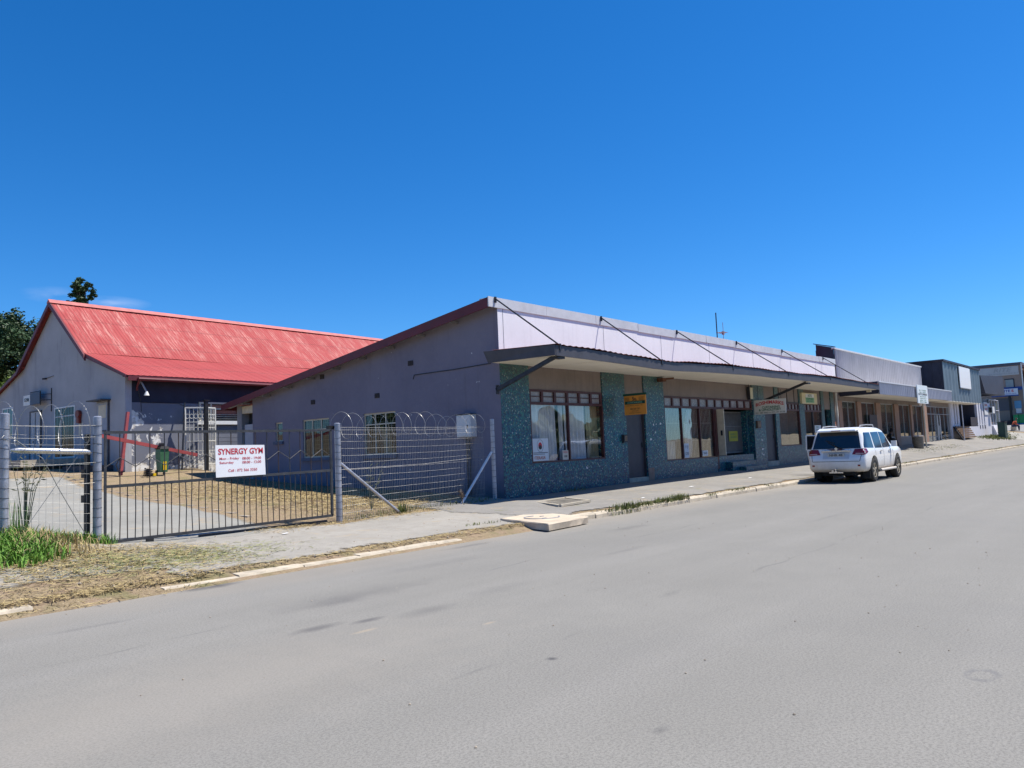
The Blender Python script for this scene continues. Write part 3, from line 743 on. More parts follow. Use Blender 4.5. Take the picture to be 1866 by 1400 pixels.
# things fixed to the building --------------------------------------------
mb = thing('meter_box', 'white electricity meter box mounted on the grey side wall above the fence', 'meter box', (15.6, 15.0, 1.9))
b = B(); b.box(15.50,15.735,14.74,15.28,1.95,2.56); b.build('cabinet', M_WHITE, mb)
b = B(); b.box(15.485,15.50,14.77,15.25,1.98,2.53); d = b.build('door', M_WHITE, mb); b = B(); b.box(15.47,15.485,14.83,14.86,2.2,2.28); b.build('latch', M_STEELD, d)
b = B(); b.box(15.48,15.735,14.72,15.30,2.562,2.59); b.build('lid', M_STEELD, mb)
b = B(); b.tube([(15.68,14.98,.3),(15.68,14.98,1.95)], .022, 6); b.tube([(15.68,15.08,.3),(15.68,15.08,1.95)], .022, 6); b.build('conduit', M_STEELD, mb)

M_ORANGE = pm('orange_board', (.72,.30,.055), .05, 3, .5, bump=0); M_DGREEN = pm('dark_green_paint', (.01,.07,.05), .1, 3, .4, bump=0)
sg = thing('projecting_sign', 'orange projecting sign with dark green top and band above the first grey door', 'sign', (21.6, 13.2, 2.5))
b = B(); b.box(21.58,21.62,12.77,13.58,2.50,3.12); b.build('board', M_ORANGE, sg)
b = B(); b.box(21.57,21.63,12.74,13.61,3.12,3.19); b.box(21.572,21.58,12.80,13.55,2.845,2.945); b.build('green_trim', M_DGREEN, sg)
rt, up = (0,-1,0), (0,0,1)
O = lambda y, z: (21.577, y, z)
text('Su.', 'lettering', M_INKK, sg, O(13.175,3.02), rt, up, .18, .13, bold=.02); 
text('ACCOUNTS & INSURANCE', 'lettering', pm('pale_green_ink', (.35,.6,.5), .05, 3, .5, bump=0), sg, (21.568,13.175,2.895), rt, up, .55, .05)
text('FUNERALS  LEGAL  TAX', 'lettering', M_INKK, sg, O(13.175,2.80), rt, up, .6, .03)
text('082 649 7081', 'lettering', M_INKK, sg, O(13.175,2.69), rt, up, .36, .055)
text('OFFICE HOURS', 'lettering', M_INKK, sg, O(13.175,2.62), rt, up, .25, .025); text('MONDAY TO FRIDAY', 'lettering', M_INKK, sg, O(13.175,2.56), rt, up, .47, .025)
for y, z in ((13.47,3.05),(13.47,3.01),(13.47,2.97),(12.93,3.05),(12.93,3.01),(12.93,2.97)):
    b = B(); b.box(21.573,21.58,y-.09,y+.09,z,z+.01); b.build('fine_print', M_INKK, sg)

sg = thing('hanging_sign', 'white hanging sign with red arched and green lettering under the canopy brace', 'sign', (32.4, 13.1, 2.6))
b = B(); b.box(32.38,32.42,12.41,13.80,2.60,3.22); b.build('board', pm('sign_white', (.68,.67,.62), .05, 3, .5, bump=0), sg)
arc_text('ROSHIMARKS', 'lettering', M_INKR, sg, (32.375,13.1,2.98), rt, up, 1.22, .15, .10, bold=.03)
text('CURTAINING', 'lettering', M_INKG, sg, (32.375,13.05,2.895), rt, up, .78, .10, bold=.02); text('& UPHOLSTERY', 'lettering', M_INKG, sg, (32.375,13.1,2.785), rt, up, .98, .10, bold=.02)
text('031 284 2663 or 073 191 8128', 'lettering', M_INKK, sg, (32.375,13.1,2.665), rt, up, 1.28, .06)
b = B(); b.tube([(32.4,12.6,3.22),(32.4,12.6,3.62)], .01, 5); b.tube([(32.4,13.6,3.22),(32.4,13.6,3.86)], .01, 5); b.build('hanger', M_STEELD, sg)

sg = thing('fascia_sign', 'cream framed sign with green panel under the canopy near the parked car', 'sign', (39.1, 13.7, 3.2))
b = B(); b.box(37.9,40.0,13.70,13.80,3.18,3.72); b.build('board', pm('cream_board', (.66,.58,.36), .06, 3, .6, bump=0), sg)
b = B(); b.box(38.4,39.55,13.69,13.70,3.24,3.50); b.build('green_panel', pm('light_green', (.25,.48,.28), .06, 3, .6, bump=0), sg)
b = B(); b.box(38.4,39.55,13.69,13.70,3.50,3.68); b.build('white_panel', M_WHITE, sg)
text('AUTO', 'lettering', M_INKG, sg, (38.95,13.688,3.59), (1,0,0), up, .55, .13, bold=.02); text('SUPPLIES', 'lettering', M_INKG, sg, (38.95,13.688,3.43), (1,0,0), up, .95, .09, bold=.02); text('AND PARTS', 'lettering', M_INKG, sg, (38.95,13.688,3.31), (1,0,0), up, .9, .08)
lt = thing('wall_light', 'yellowed box light hung high on the mosaic pillar above the entrance', 'light', (32.0, 13.7, 3.3))
b = B(); b.box(31.78,32.08,13.68,13.80,3.28,3.76); b.build('diffuser', pm('yellowed_plastic', (.62,.56,.38), .08, 4, .4, bump=0), lt)
b = B(); b.box(31.74,31.78,13.67,13.80,3.24,3.8); b.tube([(31.85,13.76,3.76),(31.85,13.76,3.9)], .012, 5); b.build('casing', M_STEELD, lt)

def postbox(name, x, z, label, w=.22, h=.26, d=.1, mat=None):
    t_ = thing(name, label, 'letter box', (x, FY, z)); b = B(); b.box(x-w/2, x+w/2, FY-d, FY-.002, z, z+h); b.build('casing', mat or M_STEELD, t_)
    b = B(); b.box(x-w*.3, x-w*.05, FY-d-.008, FY-d, z+.05, z+h-.04); b.box(x+w*.1, x+w*.32, FY-d-.008, FY-d, z+.05, z+h-.04); b.build('flap', pm('tarnished_brass', (.22,.16,.10), .2, 9, .5), t_)
postbox('letter_box', 21.78, 1.62, 'dark double letter box on the mosaic beside the first grey door')
postbox('letter_box', 32.62, 2.02, 'brown letter box on the mosaic pillar below the white hanging sign', .36, .32, .1, pm('brown_box', (.11,.07,.05), .2, 5, .6))

def poster(name, label, x0, x1, z0, z1, y, base, lines, cat='poster'):
    t_ = thing(name, label, cat, ((x0+x1)/2, y, z0)); b = B(); b.box(x0, x1, y, y+.008, z0, z1); b.build('sheet', base, t_)
    for (s_, m_, cx_, cz_, w_, h_) in lines: text(s_, 'lettering', m_, t_, (x0+(x1-x0)*cx_, y-.001, z0+(z1-z0)*cz_), (1,0,0), (0,0,1), w_, h_, bold=.01)
    return t_
PW = pm('poster_white', (.58,.64,.70), .03, 3, .5, bump=0)
p1 = poster('window_poster', 'pale poster with round badge in the lower left of the first shop window', 17.04, 17.78, 1.19, 1.83, FY+.025, PW, [('ITERASA', pm('orange_brown_ink', (.45,.12,.05), .05, 3, .5, bump=0), .45, .14, .5, .09)])
b = B(); 
for r0, r1, m_ in ((.115,.14,None),): 
    pts = [(17.40+r1*math.cos(a*math.pi/12), FY+.022, 1.62+r1*1.25*math.sin(a*math.pi/12)) for a in range(25)]
    b.tube(pts, .006, 4, cap=False)
b.build('badge_ring', M_GREY, p1)
b = B(); b.add([(17.40+.085*math.cos(a*math.pi/8), FY+.023, 1.62+.10*math.sin(a*math.pi/8)) for a in range(16)], [tuple(range(16))]); b.build('badge', M_INKR, p1, fix=False)
b = B(); b.add([(17.40+.085*math.cos(a*math.pi/8), FY+.021, 1.60+.085*math.sin(a*math.pi/8)) for a in range(8, 17)], [tuple(range(9))]); b.box(17.36,17.44,FY+.018,FY+.021,1.6,1.64); b.build('badge', M_INKK, p1, fix=False)
b = B(); b.box(17.08,17.74,FY+.018,FY+.024,1.415,1.43); b.box(17.08,17.6,FY+.018,FY+.024,1.375,1.387); b.build('rule', M_INKK, p1)
poster('window_poster', 'small red topped notice beside the middle frame of the first shop window', 18.45, 18.74, 1.17, 1.46, FY+.025, pm('notice_cream', (.55,.52,.46), .04, 3, .5, bump=0), [('NOTICE', M_INKR, .5, .8, .2, .05), ('ALARM', M_INKK, .5, .4, .15, .06)])
poster('window_poster', 'pale grid poster at the foot of the second pane of the barred window', 25.95, 26.3, .97, 1.5, FY+.025, PW, [('17', M_INKK, .3, .75, .1, .1), ('23', M_INKK, .7, .75, .1, .1), ('12', M_INKK, .3, .3, .1, .1), ('08', M_INKK, .7, .3, .1, .1)])
poster('window_poster', 'small white card reading sale in the third pane of the barred window', 27.38, 27.82, .99, 1.2, FY+.025, M_WHITE, [('SALE', M_INKK, .5, .5, .28, .08)])
poster('notice_board', 'yellow notice fixed to the slatted shutter of the recessed entrance', 30.75, 31.6, 1.5, 1.93, FY+.47, pm('yellow_green_notice', (.30,.30,.03), .06, 3, .6, bump=0), [('OPEN MON - FRI', M_INKG, .5, .7, .6, .06), ('CURTAINS MADE', M_INKG, .5, .4, .6, .06)], 'notice')
poster('window_poster', 'white printed sheet in the glazed door behind the parked white car', 39.75, 40.65, 1.75, 2.12, FY+.02, PW, [('WE BUY', M_INKG, .4, .75, .4, .07), ('SCRAP CARS', M_INKG, .5, .4, .6, .07)])
poster('window_poster', 'orange bordered notice beside the white downpipe at the end of the block', 42.86, 43.1, 1.95, 2.3, FY+.02, pm('orange_notice', (.60,.20,.10), .05, 3, .5, bump=0), [('TO LET', M_WHITE, .5, .5, .18, .07)])
# small terracotta patch and broken tiles
b = B(); b.box(23.24,23.62,FY-.022,FY-.014,.25,.72); b.build('broken_tile_patch', pm('bare_render', (.30,.20,.15), .2, 6, .9), shop)
b = B(); rr = random.Random(3)
for (x, z) in ((23.75,2.2),(23.95,2.23),(24.2,2.24),(23.85,1.95),(33.0,1.5),(32.9,.9),(33.05,.85),(33.0,1.1),(22.9+.6,1.7),(19.6,.9)):
    b.add([(x+rr.uniform(-.05,.05)+.045*math.cos(a), FY-.016, z+.045*math.sin(a)) for a in (0,1.2,2.6,3.9,5.2)], [(0,1,2,3,4)])
b.build('chipped_tiles', M_WHITE, shop, fix=False)

# television aerial on the roof
ae = thing('roof_aerial', 'thin television aerial mast on the shop roof against the sky', 'aerial', (36, 17, roofz(17)))
b = B(); b.tube([(36,17,roofz(17)-.1),(36,17,7.95)], .03, 6); b.build('mast', M_STEELD, ae)
b = B(); b.tube([(36,17,6.95),(36.75,16.9,6.98)], .015, 5); b.tube([(36.55,16.92,6.5),(36.55,16.92,7.5)], .014, 5)
for k in range(4): b.tube([(36.2+k*.15,16.7,6.97),(36.2+k*.15,17.15,6.97)], .01, 4)
b.box(36.5,36.62,16.88,16.98,6.88,7.05); b.build('aerial_arms', M_GREY, ae)
# ================================================================== RED-ROOFED HOUSE (left)
HR = math.radians(3.4)
house = thing('gym_house', 'grey gabled building with steep weathered red sheet roof at the back of the yard', 'building', (12.71, 30.0, 0), HR)
HT = wm(house)
def HB(): b = B(); b.T = HT; return b
M_ROOF = mat_redroof(); M_HP = mat_plaster_house(); M_PEEL = mat_peeling(); M_EAVE_SHADE = pm('eaves_shadow_navy', (.022,.026,.048), .2, 2, .8, stain=.15, stainc=(.10,.10,.13))
RID = 6.1; L = 38
prof = [(-.42,4.93),(0,5.06),(3.05,6.13),(RID,8.62),(2*RID-3.05,6.13),(2*RID,5.06),(2*RID+.42,4.93)]
# gable wall
b = HB(); b.prism([(0,0,.8)]+[(0,v,z-.05) for v, z in prof[1:-1]]+[(0,2*RID,.8)], (0,0,0), (.25,0,0))
b.build('gable_wall', M_HP, house)
b = HB(); b.prism([(L,0,.8)]+[(L,v,z-.05) for v, z in prof[1:-1]]+[(L,2*RID,.8)], (0,0,0), (.25,0,0)); b.build('gable_wall', M_HP, house)
# front wall: upper strip coloured dark as the eaves' shadow, peeling lower part, window opening u 3.3-7.2
b = HB(); b.box(.25,3.3,0,.25,.6,3.95); b.box(3.3,7.3,.0,.25,.6,3.12); b.box(7.3,L,0,.25,.6,3.95); b.build('peeling_wall', M_PEEL, house)
b = HB(); b.box(.25,L,0,.25,3.95,5.05); b.build('upper_wall', M_EAVE_SHADE, house)
b = HB(); b.box(.25,L,2*RID-.25,2*RID,.6,5.05); b.build('back_wall', M_HP, house)
# roof: lower slopes slightly under the steep ones
def slope(v0, z0, v1, z1, name, u0=-.16, nu=520, off=0):
    b = HB(); vs = []; fs = []; n = nu+1; rr = random.Random(4)
    for j in range(5):
        t = j/4
        for i in range(n):
            u = u0+(L+.3-u0)*i/nu
            vs.append((u, v0+(v1-v0)*t, z0+(z1-z0)*t+off+.007*math.sin(u*2*math.pi/.22)+.01*math.sin(u*.7+t*2)))
    for j in range(4):
        for i in range(nu): fs.append((j*n+i, j*n+i+1, (j+1)*n+i+1, (j+1)*n+i))
    b.add(vs, fs); return b.build(name, M_ROOF, house, smooth=True, fix=False)
slope(-.45,4.94,3.06,6.145,'roof_lower_slope'); slope(3.0,6.12,RID,8.66,'roof_upper_slope',u0=-.22,off=.018)
slope(2*RID+.45,4.94,2*RID-3.12,6.17,'roof_lower_slope'); slope(2*RID-2.92,6.10,RID,8.66,'roof_upper_slope',u0=-.22,off=.06)
b = HB(); b.prism([(-.26,RID-.17,8.62),(-.26,RID,8.79),(-.26,RID+.17,8.62)], (0,0,0), (L+.6,0,0)); b.build('ridge_cap', pm('ridge_red', (.48,.13,.12), .2, 3, .6), house)
b = HB()
for s in (1, -1):
    V = lambda v: RID+s*(v-RID)
    b.prism([(-.25,V(2.85),6.05),(-.25,RID,8.70),(-.25,RID,8.48),(-.25,V(2.78),5.80)], (0,0,0), (.07,0,0))
    b.prism([(-.19,V(-.42),4.95),(-.19,V(3.0),6.13),(-.19,V(3.0),5.97),(-.19,V(-.42),4.84)], (0,0,0), (.06,0,0))
b.build('barge_board', M_BARGE, house)
b = HB(); b.box(-.1,L,-.44,-.40,4.74,4.93); b.build('eaves_board', M_BARGE, house)
b = HB(); b.tube([(.25,-.5,4.80),(L,-.5,4.80)], .065, 8); b.tube([(.32,-.48,4.8),(.4,-.12,4.55),(.42,-.08,4.4)], .04, 6); b.build('gutter', M_BARGE, house, smooth=True)
b = HB(); b.box(-.1,L,-.40,0,4.9,4.92); b.build('soffit', M_EAVE_SHADE, house)
# --- gable openings (wall faces -u)
def gwin(v0, v1, z0, z1, vm, zm, bars=True, gl=M_GLASS2):
    f = HB(); x = -.02; w = .06
    f.box(x,.02,v0,v0+w,z0,z1); f.box(x,.02,v1-w,v1,z0,z1); f.box(x-.002,.02,v0+w,v1-w,z0,z0+w); f.box(x-.002,.02,v0+w,v1-w,z1-w,z1)
    for v in vm: f.box(x-.001,.01,v-.025,v+.025,z0+w,z1-w)
    for z in zm: f.box(x+.004,.006,v0+w,v1-w,z-.025,z+.025)
    o = f.build('window', M_WHITE, house)
    g = HB(); g.box(-.006,-.003,v0+.03,v1-.03,z0+.03,z1-.03); g.build('pane', pm('dark_pane', (.035,.04,.03), .5, 1.2, .12, bump=0, spec=.35), o)
    if bars:
        g = HB()
        n = int((v1-v0)/.14)
        for i in range(1, n): g.box(-.035,-.028,v0+i*(v1-v0)/n,v0+i*(v1-v0)/n+.012,z0+.05,z1-.05)
        g.build('burglar_bars', M_STEELD, o)
    return o
gwin(4.12,6.0,1.98,4.12,[5.35],[3.72]); gwin(10.3,11.5,3.05,4.45,[10.9],[],False)
b = HB(); b.box(-.03,.03,7.35,8.35,1.9,4.06); gd = b.build('front_door', pm('pale_grey_door', (.42,.44,.48), .08, 4, .6, stain=.2), house)
b = HB(); b.box(-.045,-.03,7.83,7.86,1.95,4.02); b.box(-.05,-.03,8.02,8.12,2.72,2.8); b.box(-.05,-.03,8.05,8.1,3.4,3.45); b.build('handle', M_STEELD, gd)
b = HB(); b.box(-.05,.03,8.35,8.43,1.9,4.12); b.box(-.05,.03,7.27,7.35,1.9,4.12); b.box(-.05,.03,7.35,8.35,4.06,4.12); b.build('door_frame', M_SLATE, gd)
b = HB(); b.box(-.03,.03,1.35,2.15,1.5,4.05); sd = b.build('side_door', pm('grey_blue_door', (.33,.36,.43), .08, 4, .6, stain=.2), house)
b = HB(); b.box(-.035,-.03,1.45,2.05,3.45,3.95); b.build('pane', M_CREAM, sd); b = HB(); b.box(-.045,-.03,1.4,2.1,2.92,2.97); b.build('door_rail', M_SLATE, sd)
b = HB(); b.box(-.42,-.0,1.1,2.25,4.10,4.15); b.box(-.06,.0,1.2,1.28,1.5,4.10); b.build('door_hood', M_SLATE, house)
# bracket sign, bell, lamp, conduit
hs_ = thing('bracket_sign', 'small half white half blue sign on a bracket on the grey gable wall', 'sign', (12.2, 37.5, 4.4), HR)
b = HB(); b.box(-.30,-.26,7.72,8.42,4.36,4.80); b.build('board', M_WHITE, hs_)
b = HB(); b.box(-.305,-.255,6.75,7.72,4.36,4.86); b.build('blue_board', pm('navy_board', (.05,.065,.12), .1, 3, .5), hs_)
b = HB(); b.tube([(-.28,6.72,4.3),(-.28,6.72,4.9),(-.28,7.75,4.9)], .02, 5); b.tube([(-.28,6.72,4.75),(0,6.3,4.75)], .015, 5); b.tube([(-.28,6.72,4.5),(0,6.3,4.5)], .015, 5); b.tube([(-.02,6.3,4.0),(-.02,6.3,5.0)], .02, 5); b.build('bracket', M_STEELD, hs_)
TT = HT @ Vector((-.31,8.07,4.60)); text('GYM', 'lettering', M_INKK, hs_, TT, HT.to_3x3() @ Vector((0,-1,0)), (0,0,1), .45, .16, bold=.02)
fb = thing('fire_bell', 'dark red bell box fixed on the grey gable wall between window and side door', 'bell', (12.5, 33.6, 3.4), HR)
b = HB(); b.tube([(-.02,3.65,3.72),(-.14,3.65,3.72)], .16, 12); b.box(-.12,-.01,3.55,3.75,3.35,3.6); b.build('casing', pm('fire_red', (.20,.03,.02), .2, 9, .5), fb)
b = HB(); b.box(-.03,-.005,3.57,3.73,2.85,3.3); b.build('label_plate', M_CREAM, fb)
wl_ = thing('wall_lamp', 'small bare lamp bracket high on the grey gable wall', 'lamp', (12.3, 37.0, 5.4), HR)
b = HB(); b.tube([(0,6.8,5.45),(-.14,6.9,5.43)], .04, 6); b.tube([(-.02,6.8,5.46),(-.02,6.1,5.5)], .012, 5); b.build('bracket', M_STEELD, wl_)
el_ = thing('wall_lamp', 'grey conical lamp hanging on a curved pipe under the red eaves', 'lamp', (13.1, 29.8, 4.4), HR)
b = HB(); b.tube([(.48,-.02,4.62),(.46,-.25,4.75),(.50,-.35,4.6),(.62,-.38,4.35)], .035, 7); b.build('pipe', M_GREY, el_, smooth=True)
b = HB(); b.lathe([(.03,4.36),(.09,4.22),(.10,4.19),(.03,4.24)], .63, -.38, 12); b.build('shade', M_WHITE, el_, smooth=True)
b = HB(); b.tube([(.45,-.01,4.6),(.6,-.01,4.0),(.62,-.01,3.6)], .012, 5); b.tube([(.62,-.02,3.95),(2.1,-.02,3.95),(2.9,-.02,3.62)], .01, 5); b.build('cable', M_STEELD, el_)
# window in the front wall, pale ledge and rails
f = HB(); u0, u1, z0, z1 = 3.0, 7.3, 3.12, 4.02
f.box(u0,u0+.07,-.06,.05,z0,z1); f.box(u1-.07,u1,-.06,.05,z0,z1); f.box(u0+.07,u1-.07,-.062,.05,z1-.07,z1); f.box(u0+.07,u1-.07,-.05,.0,3.72,3.78); f.box(3.5,3.56,-.055,.05,z0,z1-.07)
ww = f.build('window', M_CREAM, house)
f = HB(); f.box(u0-.1,u1,-.12,.2,z0-.02,z0+.13); f.build('sill', M_WHITE, ww)
f = HB()
for z in (3.33,3.42,3.5): f.box(u0+.6,u1,-.04,-.025,z,z+.018)
f.box(5.0,5.03,-.045,-.04,z0,3.75); f.build('burglar_bars', M_CREAM, ww)
f = HB(); f.box(u0,u1,.2,.24,z0,z1); f.build('pane', pm('brown_reflecting_pane', (.06,.035,.03), .3, 2, .15, bump=0, spec=.8), ww)
# lower brick courses showing under the ledge
f = HB()
for i in range(9): f.box(3.62,7.2,-.006,.0,1.55+i*.17,1.56+i*.17)
f.build('board_joint', M_GREY, house)
# platform with flower pots
b = HB(); b.box(-2.3,0,3.3,15,1.66,1.93); struct(b.build('stone_terrace', M_CONC, None))
b = HB(); b.box(-2.0,0,3.5,15,1.2,1.66); struct(b.build('terrace_base', pm('slab_gap_shade', (.10,.085,.07), .4, 3, .95, bump=.6), None))  # dark colour paints the shade in the gap under the slab
b = HB(); b.box(-1.2,0,.9,2.4,1.2,1.62); struct(b.build('door_step', M_SLATE, None))
M_TEAL = pm('turquoise_plastic', (.05,.40,.38), .08, 5, .4, bump=0)
def leafy(b, c, r, n, s, rr, flat=.5):
    for _ in range(n):
        a = rr.uniform(0,6.28); q = rr.random()**.5*r; h = rr.uniform(0, r*flat*2)
        p = Vector(c)+Vector((q*math.cos(a), q*math.sin(a), h)); d = Vector((rr.uniform(-1,1),rr.uniform(-1,1),rr.uniform(-.2,1))).normalized(); e = d.cross(Vector((rr.uniform(-1,1),rr.uniform(-1,1),rr.uniform(-1,1)))).normalized()
        b.add([p, p+d*s+e*s*.35, p+d*s*1.9, p+d*s-e*s*.35], [(0,1,2,3)])
M_LEAF = pm('leaf_green', (.07,.13,.03), .4, 9, .6, bump=0); M_LEAFD = pm('dark_leaf', (.028,.055,.022), .5, 1.4, .6, bump=0); M_LEAFY = pm('yellow_leaf', (.16,.22,.03), .35, 4, .6, bump=0)
for v, u, k, lab in ((9.9,-1.2,1.0,'round turquoise flower pot on the stone terrace, farther left of the pair'),(8.2,-1.35,1.12,'wide turquoise flower bowl on the stone terrace, nearer of the pair')):
    P = HT @ Vector((u, v, 1.93)); t_ = thing('flower_pot', lab, 'flower pot', P, 0, 'turquoise pots on the terrace')
    b = B()
    if k == 1.0: b.lathe([(.15,P.z),(.20,P.z+.28),(.25,P.z+.30),(.25,P.z+.38),(.2,P.z+.34)], P.x, P.y, 18)
    else: b.lathe([(.12,P.z),(.2,P.z+.08),(.30,P.z+.28),(.36,P.z+.31),(.36,P.z+.36),(.28,P.z+.32)], P.x, P.y, 18)
    b.build('pot', M_TEAL, t_, smooth=True); b = B(); leafy(b, (P.x,P.y,P.z+.3), .3, 60, .07, R_, .3); b.build('plant', M_LEAFY, t_, fix=False)

# ------------------------------------------------------------------ things in the yard
cr = thing('red_steel_cross', 'leaning red steel post with long sloping crossbar before the gym house corner', 'steel frame', (12.1, 28.9, 1.28))
b = B(); b.bar((12.02,28.75,1.22),(12.36,28.95,3.5), .14, .09); b.build('post', pm('faded_red_steel', (.33,.065,.07), .15, 4, .6), cr)
b = B(); b.bar((10.85,28.0,2.66),(14.92,28.85,1.86), .08, .12); b.build('crossbar', MATS['faded_red_steel'], cr)
b = B(); b.tube([(12.0,28.7,1.9),(11.85,28.7,1.6),(11.95,28.7,1.3),(12.15,28.7,1.35)], .02, 5); b.build('cable', M_STEELD, cr)
gb = thing('garden_bin', 'green upright bin with black lid and yellow sticker beside the red crossbar', 'bin', (13.35, 28.4, gz(13.35,28.4)))
zb = gz(13.35,28.4); M_BING = pm('bin_green', (.06,.17,.09), .15, 4, .45, bump=0)
b = B(); b.T = Matrix.Translation((13.35,28.4,zb)) @ Matrix.Diagonal((.62,.7,1.02,1)) @ Matrix.Translation((-13.35,-28.4,-zb)); GBT = b.T; b.hexa([(13.15,28.15,zb+.12),(13.55,28.15,zb+.12),(13.55,28.6,zb+.12),(13.15,28.6,zb+.12)], [(13.08,28.08,zb+.85),(13.62,28.08,zb+.85),(13.62,28.66,zb+.85),(13.08,28.66,zb+.85)]); b.box(13.1,13.6,28.1,28.64,zb+.853,zb+1.03); b.build('body', M_BING, gb)
b = B(); b.T = GBT; b.hexa([(13.05,28.05,zb+.95),(13.65,28.05,zb+.95),(13.65,28.7,zb+.95),(13.05,28.7,zb+.95)],[(13.15,28.1,zb+1.05),(13.55,28.1,zb+1.05),(13.55,28.66,zb+1.05),(13.15,28.66,zb+1.05)]); b.box(13.2,13.42,28.2,28.5,zb+1.05,zb+1.16); b.build('lid', M_BLACK, gb)
b = B(); b.T = GBT; b.box(13.26,13.46,28.085,28.10,zb+.2,zb+.5); b.build('sticker', pm('yellow_sticker', (.75,.5,.01), .05, 4, .5, bump=0), gb)
for x in (13.12,13.58): 
    b = B(); b.T = GBT; b.tube([(x-.03,28.6,zb+.1),(x+.03,28.6,zb+.1)], .1, 12); b.build('wheel', M_BLACK, gb)
ho = thing('hose_heap', 'small black coiled hose with yellow fitting on dry grass beside the green bin', 'hose', (12.75, 28.2, gz(12.75,28.2))); z_ = gz(12.75,28.2)
b = B(); b.tube([(12.75+.16*math.cos(a*.5)*(1-.01*a), 28.2+.16*math.sin(a*.5), z_+.04+.006*a) for a in range(45)], .025, 6); b.build('coil', M_BLACK, ho); b = B(); b.box(12.9,13.0,28.1,28.2,z_+.03,z_+.13); b.build('fitting', MATS['yellow_sticker'], ho)
# ornate white security gate, black post
sgate = thing('security_gate', 'tall white barred security gate folded open against the peeling wall', 'gate', (15.3, 29.9, 1.4))
M_WG = pm('chipped_white_steel', (.66,.65,.60), .1, 6, .5, stain=.3, stainc=(.3,.2,.12))
for (xa, xb, ya, yb) in ((14.92,15.66,29.75,29.5),(15.70,16.18,29.5,29.75)):
    b = B(); A = Vector((xa,ya,1.45)); D = Vector((xb,yb,1.45)); H = Vector((0,0,2.3))
    b.bar(A, A+H, .05); b.bar(D, D+H, .05); b.bar(A+H, D+H, .05); b.bar(A+H*.02, D+H*.02, .04); b.bar(A+H*.42, D+H*.42, .035); b.bar(A+H*.75, D+H*.75, .03)
    n = 5
    for i in range(1, n): P = A.lerp(D, i/n); b.tube([P, P+H], .012, 5)
    for zc in (.22,.62,.85):
        for i in range(n):
            P = A.lerp(D, (i+.5)/n)+H*zc; d = (D-A).normalized()*((D-A).length/n/2*.9)
            b.tube([P+d*math.cos(a*math.pi/5)+Vector((0,0,.09*math.sin(a*math.pi/5))) for a in range(11)], .009, 4, cap=False)
    b.build('gate_leaf', M_WG, sgate)
bp = thing('black_post', 'square black post standing in front of the white security gate', 'post', (15.55,29.2,1.2)); z_ = gz(15.55,29.2)
b = B(); b.bar((15.5,29.2,z_-.1),(15.5,29.2,4.0), .13, .13); b.build('shaft', M_BLACK, bp); b = B(); b.box(15.38,15.62,29.1,29.3,4.0,4.03); b.build('cap', M_BLACK, bp)
lp = thing('leaning_pole', 'thin dark pole leaning on the peeling wall left of the security gate', 'pole', (14.6,29.4,1.3))
b = B(); b.tube([(14.55,29.3,1.3),(14.95,29.85,3.95)], .035, 6); b.build('shaft', M_STEELD, lp)

# ================================================================== FENCES AND GATE
M_GALV = pm('galvanised_pipe', (.40,.41,.46), .18, 5, .42, metal=.55, stain=.3, stainc=(.20,.20,.22)); M_WIRE = pm('galvanised_wire', (.30,.30,.30), .2, 9, .45, metal=.5, bump=0)
M_RAZ = pm('razor_wire', (.42,.42,.41), .15, 9, .4, metal=.4, bump=0); M_GATE = pm('dark_gate_steel', (.06,.062,.068), .3, 9, .5, metal=.3); M_RUST = pm('rusty_bar', (.055,.035,.028), .5, 14, .7)
GY_ = 13.6
def post(par, x, y, top, r=.078, base=None):
    z0 = gz(x, y)-.1 if base is None else base
    b = B(); b.tube([(x,y,z0),(x,y,top)], r, 16); b.lathe([(r*1.02,top-.0),(r*1.02,top+.02),(r*.6,top+.035)], x, y, 16)
    p = b.build('post', M_GALV, par, smooth=True)
    w_ = B(); z = z0+.25; rr = random.Random(int(x*10))
    while z < top-.1:
        t_ = rr.uniform(-.015,.015)
        w_.tube([(x+(r+.003)*math.cos(a*math.pi/6), y+(r+.003)*math.sin(a*math.pi/6), z+t_*math.cos(a*math.pi/6)) for a in range(13)], .004, 4, cap=False); z += .15
    stuff(w_.build('wire_wrap', M_STEELD, p)); return p
def meshpanel(par, x0, x1, z0f, z1, y, vs, hs, r=.0026, seed=1):
    rr = random.Random(seed); b = B()
    x = x0
    while x < x1: z0 = z0f(x); dx = rr.uniform(-.006,.006); b.tube([(x,y,z0),(x+dx,y+rr.uniform(-.01,.01),(z0+z1)/2),(x,y,z1)], r, 3, cap=False); x += vs
    za, zb_ = z0f(x0), z0f(x1); n = int((z1-min(za,zb_))/hs)+1
    for k in range(n):
        f_ = k/(n-1); pts = []
        for i in range(13):
            u = i/12; zz = (z0f(x0+(x1-x0)*u))*(1-f_)+z1*f_
            pts.append((x0+(x1-x0)*u, y, zz-.02*math.sin(u*math.pi)+rr.uniform(-.004,.004)))
        b.tube(pts, r*.75, 4, cap=False)
    return b.build('wire_mesh', M_WIRE, par, fix=False)
